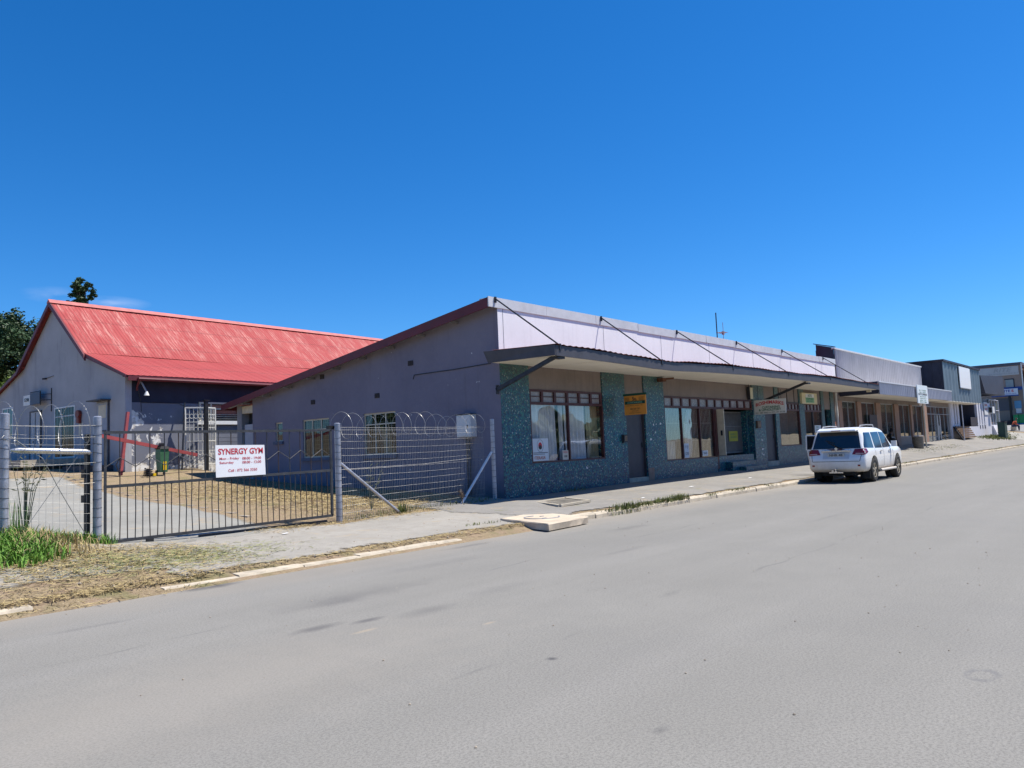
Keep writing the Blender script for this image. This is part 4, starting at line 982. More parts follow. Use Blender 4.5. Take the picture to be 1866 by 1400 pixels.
def coil(par, x0, x1, y, zc, rad, pitch, r=.0055, barbs=True, seed=2, bs=.016, lead=.55):
    """razor wire concertina: alternate loops clipped together"""
    rr = random.Random(seed); b = B(); bb = B(); n = int((x1-x0)/pitch); S = 30; prev = None
    pts = []
    for k in range(n*S+1):
        a = 2*math.pi*k/S; u = k/S; wob = 1+.09*math.sin(u*1.9)+.05*math.sin(u*5.3)
        x = x0+pitch*u+.03*math.sin(u*2.9+1)
        pts.append(Vector((x, y+rad*wob*math.cos(a), zc+rad*wob*math.sin(a)-.03*math.sin(u*.8))))
    b.tube(pts, r, 4, cap=False)
    if barbs:
        for k in range(0, len(pts)-1, 1):
            p = pts[k]; d = (pts[k+1]-p).normalized(); n1 = d.cross(Vector((0,1,0))).normalized()
            bb.add([p-d*bs*.9, p+n1*bs*.7, p+d*bs*.9, p-n1*bs*.7], [(0,1,2,3)])
            n2 = d.cross(n1); bb.add([p-d*bs, p+n2*bs*.6, p+d*bs, p-n2*bs*.6], [(0,1,2,3)])
    o = b.build('razor_wire', M_RAZ, par, fix=False)
    if barbs: stuff(bb.build('barbs', M_RAZ, o, fix=False))
    return o
fl = thing('wire_fence', 'mesh fence with four big razor loops and a silver pipe rail left of the gate', 'fence', (4.6, GY_, gz(4.6,GY_)))
post(fl, 3.97, GY_, 2.40, .066); post(fl, 5.315, GY_, 2.36, .066)
meshpanel(fl, 4.05, 5.24, lambda x: gz(x, GY_)+.02, 2.25, GY_, .10, .15, r=.0018, seed=4)
b = B(); b.tube([(4.06,GY_+.02,1.865),(4.16,GY_+.02,1.86),(5.14,GY_+.02,1.81),(5.23,GY_+.02,1.80)], .045, 12, rr=[.015,.045,.045,.02]); b.build('pipe_rail', pm('bright_galvanised', (.62,.61,.62), .08, 4, .28, metal=.7), fl, smooth=True)
coil(fl, 3.55, 5.2, GY_, 2.28, .33, .33, r=.0035, seed=3, bs=.014)
b = B()
for z in (2.24, 2.05, 1.63, 1.3): b.tube([(3.97,GY_-.05,z),(4.6,GY_-.04,z-.02),(5.31,GY_-.05,z)], .002, 4)
b.tube([(4.02,GY_,2.1),(4.5,GY_,1.72),(4.75,GY_,1.2),(5.2,GY_,.35)], .006, 4); b.tube([(5.2,GY_,2.0),(4.7,GY_,1.3),(4.3,GY_,.7)], .004, 4); b.tube([(4.02,GY_,2.15),(3.9,GY_-.1,2.05),(4.25,GY_-.05,1.9),(4.15,GY_,1.7)], .006,4)
b.build('strand_wire', M_WIRE, fl, fix=False)
b = B(); b.box(5.16,5.23,GY_+.06,GY_+.14,.2,2.1); b.box(5.10,5.17,GY_+.05,GY_+.10,1.38,1.52); b.box(5.10,5.17,GY_+.05,GY_+.10,.98,1.1); b.build('gate_upright', M_BLACK, fl)
fr_ = thing('wire_fence', 'mesh fence topped with razor coil and two slanting pipe braces right of the gate', 'fence', (12.6, GY_, .2))
post(fr_, 10.17, GY_, 2.24, .066, .05); post(fr_, 15.12, GY_, 2.34, .055)
meshpanel(fr_, 10.26, 14.75, lambda x: gz(x, GY_)+.03, 2.18, GY_, .052, .145, r=.0030, seed=8)
coil(fr_, 10.15, 14.8, GY_, 2.23, .265, .355, r=.0036, seed=6, bs=.009, lead=1.5)
b = B(); b.tube([(10.22,GY_+.0,1.42),(11.78,GY_-.10,.22)], .032, 10); b.build('brace', M_GALV, fr_, smooth=True)
b = B(); b.tube([(15.05,GY_,1.50),(13.72,GY_-.12,.24)], .032, 10); b.build('brace', pm('white_brace', (.70,.70,.72), .05, 4, .4), fr_, smooth=True)
b = B(); b.tube([(10.2,GY_-.07,2.12),(12.6,GY_-.07,2.10),(15.1,GY_-.07,2.16)], .0022, 4); b.tube([(10.2,GY_-.07,1.28),(12.6,GY_-.07,1.30),(15.1,GY_-.07,1.42)], .0025, 4); b.build('strand_wire', M_WIRE, fr_, fix=False)
b = B(); b.box(10.27,10.34,GY_+.1,GY_+.18,.1,2.16); b.box(10.0,10.3,GY_+.08,GY_+.16,2.14,2.22); b.build('gate_upright', M_BLACK, fr_)
gt = thing('sliding_gate', 'black barred sliding driveway gate with zigzag bars between galvanised posts', 'gate', (7.7, GY_, .25))
gx0, gx1 = 5.42, 10.0; zb0, zb1 = .30, .33
b = B()
b.bar((gx0,GY_,2.12),(gx1,GY_,2.12), .045, .045); b.bar((gx0,GY_,1.215),(gx1,GY_,1.275), .04, .05); b.bar((gx0,GY_,zb0),(gx1,GY_,zb1), .045, .05); b.bar((gx0+.02,GY_,zb0),(gx0+.02,GY_,2.12), .035); b.bar((gx1-.01,GY_,zb1),(gx1-.01,GY_,2.12), .045)
fr0 = b.build('gate_frame', M_GATE, gt)
n = 36; rr = random.Random(12)
for i in range(1, n):
    x = gx0+(gx1-gx0)*i/n; full = i % 2 == 0; lean = rr.uniform(-.018,.018)
    b = B(); b.tube([(x,GY_,zb0+.02),(x+lean,GY_+rr.uniform(-.012,.012),.8),(x+lean*.5,GY_,1.23+.06*i/n),(x,GY_,2.1)] if full else [(x,GY_,zb0+.02),(x+lean,GY_,.8),(x,GY_,1.21+.06*i/n)], .0085, 6)
    b.build('bar', M_RUST if rr.random() < .45 else M_GATE, gt)
b = B(); pts = []
for i in range(0, 19): pts.append((gx0+(gx1-gx0)*i/18, GY_-.012, (1.69 if i % 2 else 1.53)+.03*i/18))
b.tube(pts, .009, 5); b.build('zigzag_bar', M_GATE, gt)
b = B(); b.box(6.1,6.22,GY_-.06,GY_-.01,.15,.29); b.tube([(6.16,GY_-.03,.20),(6.16,GY_+.03,.20)], .05, 12); b.build('wheel', M_BLACK, gt)
b = B(); b.box(7.1,9.9,GY_+.05,GY_+.1,gz(8,GY_)+.0,gz(8,GY_)+.05); b.build('ground_track', M_GATE, gt)
gs = thing('gym_sign', 'white board with red gym name and opening hours wired to the driveway gate', 'sign', (7.9, 13.55, 1.27))
b = B(); b.hexa([(7.375,13.548,1.262),(8.405,13.548,1.268),(8.405,13.553,1.268),(7.375,13.553,1.262)], [(7.365,13.548,1.862),(8.385,13.548,1.845),(8.385,13.553,1.845),(7.365,13.553,1.862)]); b.build('board', pm('glossy_white_board', (.86,.86,.88), .02, 3, .35, bump=0), gs)
def gtx(s, x, z, w, h, bold=.0, align=None): text(s, 'lettering', M_INKR, gs, (x,13.547,z), (1,0,0), (0,0,1), w, h, depth=.002, bold=bold)
gtx('SYNERGY GYM', 7.885, 1.738, .93, .115, .025); gtx('Mon - Friday', 7.645, 1.60, .40, .058, .01); gtx('08:00 - 19:00', 8.11, 1.60, .40, .05, .01)
gtx('Saturday', 7.59, 1.525, .29, .058, .01); gtx('08:00 - 12:00', 8.11, 1.525, .40, .05, .01); gtx('Cell : 072 366 3350', 7.92, 1.38, .60, .052, .01)

# manhole slab resting across the kerb, drain frame
ms = thing('manhole_slab', 'thick cracked concrete slab with round manhole cover lying over the kerb', 'concrete slab', (12.4, 9.9, .0))
cs = [(12.0,10.68),(11.4,8.95),(12.85,9.07),(13.4,10.79)]
b = B(); rr = random.Random(8)
def ring(z, k, j=.0):
    out = []; 
    for i in range(4):
        a = Vector((*cs[i],0)); c = Vector((*cs[(i+1) % 4],0)); ce = Vector((12.4,9.88,0))
        for s_ in range(10):
            p = a.lerp(c, s_/10); p = ce+(p-ce)*k; p += Vector((rr.uniform(-j,j), rr.uniform(-j,j), 0)); out.append((p.x, p.y, z))
    return out
r0 = ring(.02,.995,.012); r1 = ring(.135,1.0,.010); r2 = ring(.152,.985,.004); n = len(r0); vs = r0+r1+r2+[(12.4,9.88,.156)]
fs = [tuple(range(n-1,-1,-1))]+[(k*n+i, k*n+(i+1) % n, (k+1)*n+(i+1) % n, (k+1)*n+i) for k in (0,1) for i in range(n)]+[(2*n+i, 2*n+(i+1) % n, 3*n) for i in range(n)]
b.add(vs, fs); b.build('slab', pm('pale_slab_concrete', (.56,.47,.36), .15, 3, .9, bump=.5, stain=.45, stainc=(.30,.24,.17)), ms)  # pale warm concrete with brown stains
b = B(); b.tube([(12.4+.36*math.cos(a*math.pi/16), 9.9+.36*math.sin(a*math.pi/16), .158) for a in range(6, 30)], .012, 5); b.box(12.2,12.3,9.7,9.74,.156,.166); b.box(12.5,12.6,10.0,10.04,.156,.166); b.build('cover_rim', M_GREY, ms)
b = B(); zz = gz(15.2,11.6)+.03; cc = [(15.1,12.2),(14.4,10.95),(15.8,11.1),(16.5,12.35)]
P4 = [Vector((*c, zz)) for c in cc]
dg_ = thing('drain_grate', 'sunken drain with pale concrete rim and rows of bars in the pavement', 'drain', (15.4, 11.6, zz))
b = B()
for i in range(4): b.bar(P4[i], P4[(i+1) % 4], .09, .05)
b.build('rim', M_CONC, dg_); b = B()
for i in range(1, 20): b.bar(P4[0].lerp(P4[3], i/20)+Vector((0,0,.0)), P4[1].lerp(P4[2], i/20), .02, .02)
b.build('bars', MATS['weathered_concrete'], dg_); b = B(); b.add([p-Vector((0,0,.004)) for p in P4], [(0,1,2,3)]); b.build('pit_shade', M_DARK, dg_, fix=False)  # flat dark sheet paints the shade inside the drain opening
# ================================================================== STREET BEYOND: second shop block
def corrug(par, name, mat, x0, x1, z0, z1, y, pitch=.40, amp=.06, ydir=-1, per=6, zjit=0):
    n = int((x1-x0)/pitch*per); b = B(); vs = []
    for z in (z0, (z0+z1)/2, z1):
        for i in range(n+1):
            x = x0+(x1-x0)*i/n; vs.append((x, y+amp*math.sin(x*2*math.pi/pitch), z))
    fs = [(j*(n+1)+i, j*(n+1)+i+1, (j+1)*(n+1)+i+1, (j+1)*(n+1)+i) for j in range(2) for i in range(n)]
    b.add(vs, fs); return b.build(name, mat, par, fix=False)
M_CORR = pm('lilac_corrugated', (.50,.49,.53), .08, .8, .55, stain=.2, streak=.25, stainc=(.22,.22,.25)); M_PILB = pm('terracotta_pillar', (.33,.205,.15), .12, 2, .8); M_NAVYC = pm('navy_cladding', (.028,.03,.05), .2, 2, .6)
M_BLUEC = pm('blue_grey_cladding', (.15,.20,.235), .12, 1, .5, streak=.2); M_OFF = pm('pale_lilac_wall', (.62,.61,.66), .05, 1.5, .8, streak=.15)
sb = thing('corrugated_shop', 'second shop block with tall lilac corrugated parapet and brown pillars', 'building', (52, FY, 0))
corrug(sb, 'parapet', M_CORR, 43.55, 62.6, 4.3, 6.30, FY, zjit=1)
b = B(); b.box(43.5,62.65,FY-.06,FY+.12,6.28,6.36); b.build('parapet_capping', M_FASC, sb)
b = B(); b.prism([(43.52,FY+.02,3.8),(43.52,FY+.95,3.8),(43.52,FY+.95,6.62),(43.52,FY+.02,6.36)], (0,0,0), (.03,0,0)); b.box(43.5,62.6,FY+.93,FY+.97,3.9,6.3); b.box(62.6,62.65,FY+.1,FY+.93,4.0,6.3)
b.build('parapet_end', M_NAVYC, sb)
b = B(); b.prism([(43.4,FY-.05,6.37),(43.4,FY+1.05,6.66),(43.4,FY+1.05,6.70),(43.4,FY-.05,6.42)], (0,0,0), (.3,0,0)); b.build('end_flashing', M_STEELD, sb)
corrug(sb, 'canopy_front', M_CORR, 43.95, 61.6, 3.66, 4.32, 11.80)
b = B(); b.box(43.9,61.65,11.74,11.86,4.30,4.36); b.build('canopy_capping', M_FASC, sb)
b = B(); b.box(43.9,43.94,11.82,FY-.02,3.68,4.34); b.build('canopy_end', M_NAVYC, sb); b = B(); b.box(61.6,61.64,11.82,FY-.02,3.68,4.34); b.build('canopy_end', M_NAVYC, sb)
b = B(); b.box(43.94,61.6,11.84,FY-.02,3.70,3.76); b.box(43.94,61.6,11.84,FY-.02,4.2,4.24); b.build('canopy_soffit', M_SOFF, sb)
b = B(); b.box(43.5,71.9,FY+.05,FY+.25,3.45,4.4); b.build('lintel', M_TAUPE, sb)
for x0, x1 in ((43.5,44.1),(46.8,47.5),(50.5,51.4),(54.55,55.55),(58.6,59.1),(62.2,63.2)): b = B(); b.box(x0,x1,FY-.04,FY+.22,0,3.45); b.build('pillar', M_PILB, sb)
b = B(); b.box(44.1,62.2,FY+.03,FY+.2,0,1.28); b.build('stall_riser', pm('pinkish_brown_wall', (.33,.25,.20), .1, 1, .8), sb)
for x0, x1, mu in ((44.1,46.8,[45.4]),(47.5,50.5,[49.0]),(51.4,54.55,[53.0]),(55.55,58.6,[57.1]),(59.1,62.2,[60.6])):
    f = B(); y = FY+.1
    for z in (1.28,3.40): f.box(x0,x1,y-.03,y+.03,z,z+.05)
    for m_ in [x0+.03]+mu+[x1-.03]: f.box(m_-.03,m_+.03,y-.028,y+.028,1.33,3.40)
    o = f.build('window', pm('aluminium_frame', (.34,.35,.36), .1, 4, .45, metal=.3), sb)
    g = B(); g.box(x0+.03,x1-.03,y,y+.008,1.33,3.40); g.build('pane', M_GLASS2, o)
b = B(); b.box(51.4,54.5,FY+.14,FY+.16,2.9,3.4); b.box(59.2,60.4,FY+.14,FY+.16,2.8,3.4); b.build('blind', M_CURT2, sb)
b = B(); b.box(48.9,50.4,FY-.06,FY-.02,1.75,2.72); b.build('dark_board', pm('maroon_black_board', (.035,.022,.03), .1, 3, .5), sb)
# stock seen through the glass
b = B(); rr = random.Random(21)
for i in range(40):
    x = rr.uniform(44.3,70); z = rr.choice((1.4,1.7,2.1)); b.box(x,x+rr.uniform(.15,.5),FY+.7+rr.random(),FY+1.9,z,z+rr.uniform(.1,.35))
b.build('shelf_goods', pm('assorted_stock', (.40,.40,.42), .5, 3, .7, bump=0), sb)
b = B(); b.box(43.6,72,FY+3,FY+3.1,0,4.3); b.box(43.6,72,FY+.3,FY+3,.5,.78); b.box(43.6,72,FY+.25,FY+3,3.5,3.56); b.build('back_wall', pm('dim_shop_wall', (.16,.17,.17), .1, 1, .9, bump=0), sb)
b = B(); b.box(43.55,72,FY+3.1,22,3.9,4.1); b.box(71.8,72,FY+.3,22,0,4.1); b.build('flat_roof', M_GREY, sb)
# glazed front down to the ground
f = B(); y = FY+.1
for x in (63.25,65.0,66.6,67.6,69.2,71.0): f.box(x-.035,x+.035,y-.03,y+.03,.7,3.45)
for z in (.74,1.15,2.85,3.40): f.box(63.2,71.0,y-.028,y+.028,z,z+.05)
o = f.build('window', MATS['aluminium_frame'], sb); g = B(); g.box(63.3,70.9,y,y+.008,.75,3.4); g.build('pane', M_GLASS2, o)
f = B(); f.box(66.62,66.72,y-.09,y-.04,.8,2.8); f.box(67.45,67.55,y-.09,y-.04,.8,2.8); f.box(66.95,67.0,y-.12,y-.06,1.3,2.0); f.build('door_handle', M_WHITE, o)
b = B(); b.box(71.0,71.25,FY-.05,FY+.2,0,3.9); b.box(71.4,71.75,FY-.05,FY+.2,0,3.9); b.build('white_pilaster', M_OFF, sb)
pv = thing('canopy_post', 'thin pale post holding up the corrugated canopy beside the concrete bin', 'post', (56.0,12.4,.6)); z_ = gz(56,12.4)
b = B(); b.tube([(56.0,12.4,z_-.1),(56.0,12.4,3.7)], .05, 8); b.build('shaft', M_CREAM, pv, smooth=True); b = B(); b.box(55.88,56.12,12.28,12.52,z_-.05,z_+.04); b.build('base_plate', M_STEELD, pv)
bs = thing('shop_board', 'tall white notice board hung on the front of the corrugated canopy', 'sign', (52.6, 11.7, 3.3))
b = B(); b.box(51.4,53.95,11.62,11.68,3.30,4.42); b.build('board', pm('white_notice', (.74,.80,.82), .03, 2, .5, bump=0), bs)
for s_, z, w_, h_ in (('R2 + THEIR',4.10,1.7,.07),('BEST - FRESH',3.98,1.5,.06),('BUTCHERIES',3.86,2.1,.12),('MEAT & CHICKEN',3.72,1.4,.06),('OPEN DAILY',3.60,1.6,.06),('MON - SAT',3.48,1.5,.06),('083 271 6404',3.38,1.7,.06)):
    text(s_, 'lettering', M_INKK if 'BUT' in s_ else M_INKG, bs, (52.67,11.615,z), (1,0,0), (0,0,1), w_, h_, bold=.01)
cb = thing('litter_bin', 'round concrete litter bin on the pavement before the brown pillared shop', 'bin', (54.2,12.45,0)); z_ = gz(54.2,12.45)
b = B(); b.lathe([(.27,z_-.02),(.29,z_+.05),(.33,z_+.72),(.33,z_+.76),(.28,z_+.76),(.25,z_+.3)], 54.2, 12.45, 22, close=False); b.build('drum', pm('aggregate_concrete', (.20,.175,.14), .3, 12, .9, bump=.6), cb, smooth=True)

# ---- third building: navy and blue-grey clad box over a white shop
tb = thing('clad_building', 'building with a big blue grey metal clad box overhanging white walls', 'building', (78, FY, 0))
X0, X1, YF = 65.0, 79.3, 12.85
b = B(); b.box(X0+.06,X1-.06,YF+.06,YF+9,3.86,6.74); b.build('box_core', M_NAVYC, tb)
corrug(tb, 'front_cladding', M_BLUEC, X0, X1, 3.84, 6.78, YF, pitch=1.15, amp=.05, per=8)
b = B()
for i in range(16): b.box(X0-.03,X0+.0,YF+.15+i*.58,YF+.19+i*.58,3.86,6.76)
b.box(X0,X0+.05,YF,YF+9,3.86,6.78); b.build('side_cladding', M_NAVYC, tb)
b = B(); b.box(X0-.1,X1+.1,YF-.12,YF+.1,6.78,6.93); b.box(X0-.1,X0+.1,YF+.1,YF+9,6.78,6.93); b.box(X0+.1,X1,YF+.1,YF+9,6.78,6.8); b.build('roof_trim', pm('dark_maroon_trim', (.035,.02,.028), .2, 4, .5), tb)
b = B(); b.box(X0+.05,X1-.05,YF+.02,FY+.2,3.80,3.86); b.build('box_soffit', M_SOFF, tb)
wb = thing('blank_signboard', 'blank bright white signboard on the blue grey clad box', 'sign', (72.5,12.7,4.9)); b = B(); b.box(70.3,74.6,YF-.12,YF-.07,4.98,6.68); b.build('board', pm('bright_white_board', (.88,.88,.88), .01, 2, .4, bump=0), wb); b = B(); b.box(70.25,74.65,YF-.125,YF-.06,4.92,4.98); b.build('bottom_edge', M_GREY, wb)
b = B()
for a in [(72.0,72.55),(73.0,73.5),(73.95,74.7)]: b.box(a[0],a[1],FY,FY+.2,0,3.86)
b.box(72.55,73.0,FY,FY+.2,0,2.05); b.box(73.5,73.95,FY,FY+.2,0,2.05); b.box(74.7,82.6,FY,FY+.2,0,1.86)
for a in [(82.6,83.3),(83.75,84.5),(84.95,85.7),(86.2,89.5)]: b.box(a[0],a[1],FY,FY+.2,0,4.1)
for a in [(83.3,83.75),(84.5,84.95),(85.7,86.2)]: b.box(a[0],a[1],FY,FY+.2,0,2.05)
b.build('white_wall', M_OFF, tb)
for a in [(72.55,73.0),(73.5,73.95),(83.3,83.75),(84.5,84.95),(85.7,86.2)]:
    f = B(); f.box(a[0],a[1],FY+.12,FY+.14,2.05,3.86); o = f.build('window', pm('slate_glass', (.07,.085,.11), .1, 2, .15, bump=0, spec=.8), tb)
    f = B(); f.box(a[0]-.03,a[1]+.03,FY-.03,FY-.003,2.0,2.07); f.build('sill', M_WHITE, o); f = B(); f.box(a[0]+.05,a[1]-.02,FY-.02,FY-.003,1.65,1.92); f.build('vent', M_SLATE, o)
b = B(); b.box(74.7,82.6,FY+1.6,FY+1.7,1.8,3.9); b.box(74.7,82.6,FY+.2,FY+1.7,1.8,1.86); b.box(82.5,82.6,FY+.2,FY+1.6,1.86,3.86); b.box(74.6,74.7,FY+.2,FY+1.6,1.86,3.86); b.build('porch_recess', pm('plum_grey_wall', (.075,.07,.09), .12, 1, .8), tb)
b = B(); b.box(79.5,82.5,FY+.02,FY+.08,1.9,2.7); b.build('dark_hoarding', pm('dark_plum_board', (.04,.035,.045), .1, 2, .8), tb)
b = B(); b.box(72,89.5,FY+2,20,3.8,4.1); b.box(89.4,89.5,FY+.2,20,0,4.1); b.box(79.5,89.5,FY+.2,FY+2,4.02,4.1); b.build('flat_roof', M_GREY, tb)
b = B(); b.box(86.0,87.9,FY-.06,FY-.01,2.95,4.15); ns = b.build('name_board', M_WHITE, tb); text('PLUMBING', 'lettering', M_INKR, ns, (86.95,FY-.07,3.9), (1,0,0), (0,0,1), 1.4, .2, bold=.01); text('HARDWARE', 'lettering', M_INKR, ns, (86.95,FY-.07,3.5), (1,0,0), (0,0,1), 1.4, .2, bold=.01)
ac = thing('air_conditioner', 'white air conditioner on the wall above the grey sloping plinth', 'air conditioner', (89.0,13.5,3.1)); b = B(); b.box(88.3,89.4,13.42,13.79,3.1,3.75); b.build('casing', M_WHITE, ac); b = B(); b.box(88.28,88.3,13.48,13.74,3.16,3.68); b.build('fan_grille', M_BLACK, ac)
# wooden steps up to the porch
ws = thing('wooden_steps', 'wide weathered wooden steps with open treads leading to the recessed porch', 'steps', (74.5,13.2,.7))
M_PLANK = pm('weathered_plank', (.20,.125,.075), .3, 5, .85)
for k in range(6):
    z = 1.02+k*.17; y = 13.0+k*.11
    b = B(); b.box(71.2+k*.06,76.3+k*.16,y,y+.26,z-.03,z+.02); b.box(71.2+k*.06,76.3+k*.16,y+.0,y+.03,z-.11,z-.032); b.build('tread', M_PLANK, ws)
b = B(); b.bar((71.1,13.0,.75),(71.5,13.7,1.85), .08, .1); b.build('stringer', M_STEELD, ws)
b = B(); b.tube([(70.9,12.9,.7),(70.9,12.9,3.6)], .04, 6); b.build('handrail', M_OFF, ws)

# ---- fourth building: small glazed office with a tilted grey clad sign box
fb4 = thing('office_building', 'small pale glazed office under a tilted dark grey clad box', 'building', (91, FY, 0))
b = B(); b.box(89.6,95,FY+.25,19,.8,4.6); b.build('office_core', M_OFF, fb4)
b = B(); b.box(89.6,94.9,FY+.1,FY+.2,1.9,4.5); o = b.build('window', pm('office_glass', (.16,.20,.21), .15, 2, .12, bump=0, spec=.9), fb4)
f = B()
for x in (89.6,91.2,92.8,94.85): f.box(x,x+.07,FY+.04,FY+.1,1.9,4.5)
for z in (1.9,3.4,4.45): f.box(89.67,94.85,FY+.05,FY+.1,z,z+.06)
f.build('frame', M_OFF, o)
b = B(); b.hexa([(89.6,13.2,.5),(95.6,13.2,.5),(95.6,FY+.2,.5),(89.6,FY+.2,.5)], [(89.6,13.7,1.9),(95.0,13.7,1.9),(95.0,FY+.2,1.9),(89.6,FY+.2,1.9)]); b.build('sloping_plinth', M_OFF, fb4)
b = B(); b.box(90.2,93.0,13.15,13.3,.95,1.75); b.build('plinth_hatch', M_SLATE, fb4)
b = B(); b.hexa([(84.9,13.35,4.95),(93.4,13.0,4.95),(93.6,15.5,4.95),(85.1,15.5,4.95)], [(84.2,13.55,6.65),(94.8,13.25,7.0),(95.0,15.5,7.2),(84.4,15.5,6.85)]); b.build('tilted_clad_box', pm('dark_grey_cladding', (.042,.046,.062), .15, 1.5, .6), fb4)

# ---- fifth: big brown supermarket across the end of the street
mk5 = thing('supermarket', 'large brown supermarket with faded sign band across the end of the street', 'building', (112, 17, 0))
M_BRN = pm('brown_plaster', (.30,.235,.205), .06, .5, .85, streak=.2); 
b = B(); b.box(110,140,13.42,40,1.0,9.1); b.build('wall', M_BRN, mk5)
b = B(); b.box(109.9,140,13.3,40,9.1,9.42); b.build('roof_edge', pm('blue_grey_edge', (.07,.085,.12), .1, 2, .6), mk5)
b = B(); b.box(111,140,-30,13.3,1.0,8.9); b.build('side_wing', pm('orange_brown_wall', (.36,.17,.10), .1, 1, .8), mk5)
b = B(); b.box(109.93,109.99,13.66,22,7.95,9.0); fbd = b.build('faded_sign_band', pm('faded_grey_band', (.46,.48,.50), .05, 1, .7), mk5)
MF = pm('faded_letters', (.34,.37,.40), .06, 1, .7, bump=0)
text('RITE', 'lettering', MF, fbd, (109.92,15.3,8.62), (0,-1,0), (0,0,1), 1.9, .48, bold=.02, shear=.25); text('SUPERMARKET', 'lettering', MF, fbd, (109.92,15.2,8.16), (0,-1,0), (0,0,1), 3.1, .18)
b = B(); b.box(109.95,109.99,13.45,22,6.1,6.5); b.box(110.8,110.99,-5,13.3,6.1,6.5); b.build('blue_stripe', pm('royal_blue_band', (.02,.075,.30), .05, 2, .5, bump=0), mk5)
b = B(); b.box(109.4,109.5,13.86,16.3,5.52,6.28); s5 = b.build('sign_board', pm('cool_white_board', (.62,.68,.78), .03, 2, .5, bump=0), mk5)
text('ER', 'lettering', M_INKR, s5, (109.39,15.62,6.02), (0,-1,0), (0,0,1), .55, .30, bold=.03); text('ITE', 'lettering', pm('blue_lettering', (.03,.06,.35), .05, 2, .5, bump=0), s5, (109.39,14.95,6.02), (0,-1,0), (0,0,1), .62, .30, bold=.03); text('S', 'lettering', M_INKR, s5, (109.39,14.4,6.02), (0,-1,0), (0,0,1), .25, .30, bold=.03)
text('SUPERMARKET SAVE', 'lettering', MATS['blue_lettering'], s5, (109.39,15.0,5.68), (0,-1,0), (0,0,1), 1.9, .10)
b = B(); b.box(109.3,109.5,13.8,16.6,5.38,5.5); b.build('sign_shelf', MATS['royal_blue_band'], mk5)
b = B(); b.box(109.95,109.99,14.3,15.1,6.5,7.4); o = b.build('window', pm('pale_glass', (.25,.30,.32), .1, 2, .2, bump=0), mk5); b = B(); b.box(109.93,109.949,14.2,14.3,6.45,7.5); b.box(109.93,109.949,14.2,15.2,7.4,7.5); b.build('frame', M_NAVYC, o)
b = B(); b.box(109.95,109.99,14.62,18,3.7,5.2); sh = b.build('roller_shutter', pm('grey_shutter', (.095,.10,.13), .1, 1, .6), mk5)
b = B(); b.box(109.9,109.95,13.7,14.4,3.9,4.8); b.build('blue_poster', pm('sky_blue_poster', (.12,.32,.55), .1, 2, .5, bump=0), mk5); b = B(); b.box(109.9,109.95,13.75,14.3,3.3,3.88); b.build('white_poster', M_WHITE, mk5)
b = B(); b.box(109.97,109.998,13.42,22,1.0,2.5); b.build('dark_plinth', pm('plum_plinth', (.09,.06,.065), .1, 1, .8), mk5)
b = B(); b.tube([(109.95,13.36,1.8),(109.95,13.36,9.3)], .07, 6); b.build('downpipe', M_WHITE, mk5)
bp2 = thing('dark_pole', 'dark pole standing before the grey shutter of the supermarket', 'pole', (109,14.8,1.9)); b = B(); b.tube([(109,14.7,1.8),(109,14.7,5.4)], .13, 8); b.build('shaft', M_BLACK, bp2); b = B(); b.box(108.8,109.2,14.5,14.9,1.85,2.05); b.build('base', M_BLACK, bp2)
for i, (y0, y1, lab) in enumerate(((13.95,14.45,'green and blue container against the supermarket, left of the two'),(13.35,13.9,'green and blue container against the supermarket, right of the two'))):
    t_ = thing('green_container', lab, 'container', (108.9,(y0+y1)/2,1.9), 0, 'green containers by the supermarket'); b = B(); b.box(108.6,109.2,y0,y1,2.1,3.05); b.build('body', pm('bright_green_plastic', (.01,.25,.10), .08, 3, .5, bump=0), t_); b = B(); b.box(108.6,109.2,y0,y1,1.88,2.1); b.build('base', pm('bright_blue_plastic', (.02,.16,.42), .08, 3, .5, bump=0), t_)
    b = B(); b.box(108.55,109.25,y0-.0,y1+.0,3.05,3.12); b.build('lid', MATS['bright_green_plastic'], t_)
ub = thing('utility_box', 'tall dark green utility box standing on grass by the far kerb', 'utility box', (86.5,12.4,0)); z_ = gz(86.3,12.3)
b = B(); b.box(85.6,86.9,12.15,12.75,z_-.1,2.16); b.build('cabinet', pm('dark_green_cabinet', (.022,.06,.052), .15, 3, .5), ub); b = B(); b.box(85.55,86.95,12.1,12.8,2.16,2.2); b.build('lid', M_SLATE, ub); b = B(); b.box(86.2,86.22,12.14,12.15,z_,2.1); b.build('door_seam', M_BLACK, ub)
db = thing('blue_drum', 'blue plastic drum behind the dark green utility box', 'drum', (92,13.0,0)); z_ = gz(92,13); b = B(); b.lathe([(.26,z_),(.29,z_+.1),(.29,z_+.9),(.26,z_+.98)], 91.7, 13.25, 14); b.build('barrel', MATS['bright_blue_plastic'], db, smooth=True); b = B(); b.lathe([(.30,z_+.5),(.30,z_+.54)], 91.7, 13.25, 14); b.build('hoop', MATS['bright_blue_plastic'], db)
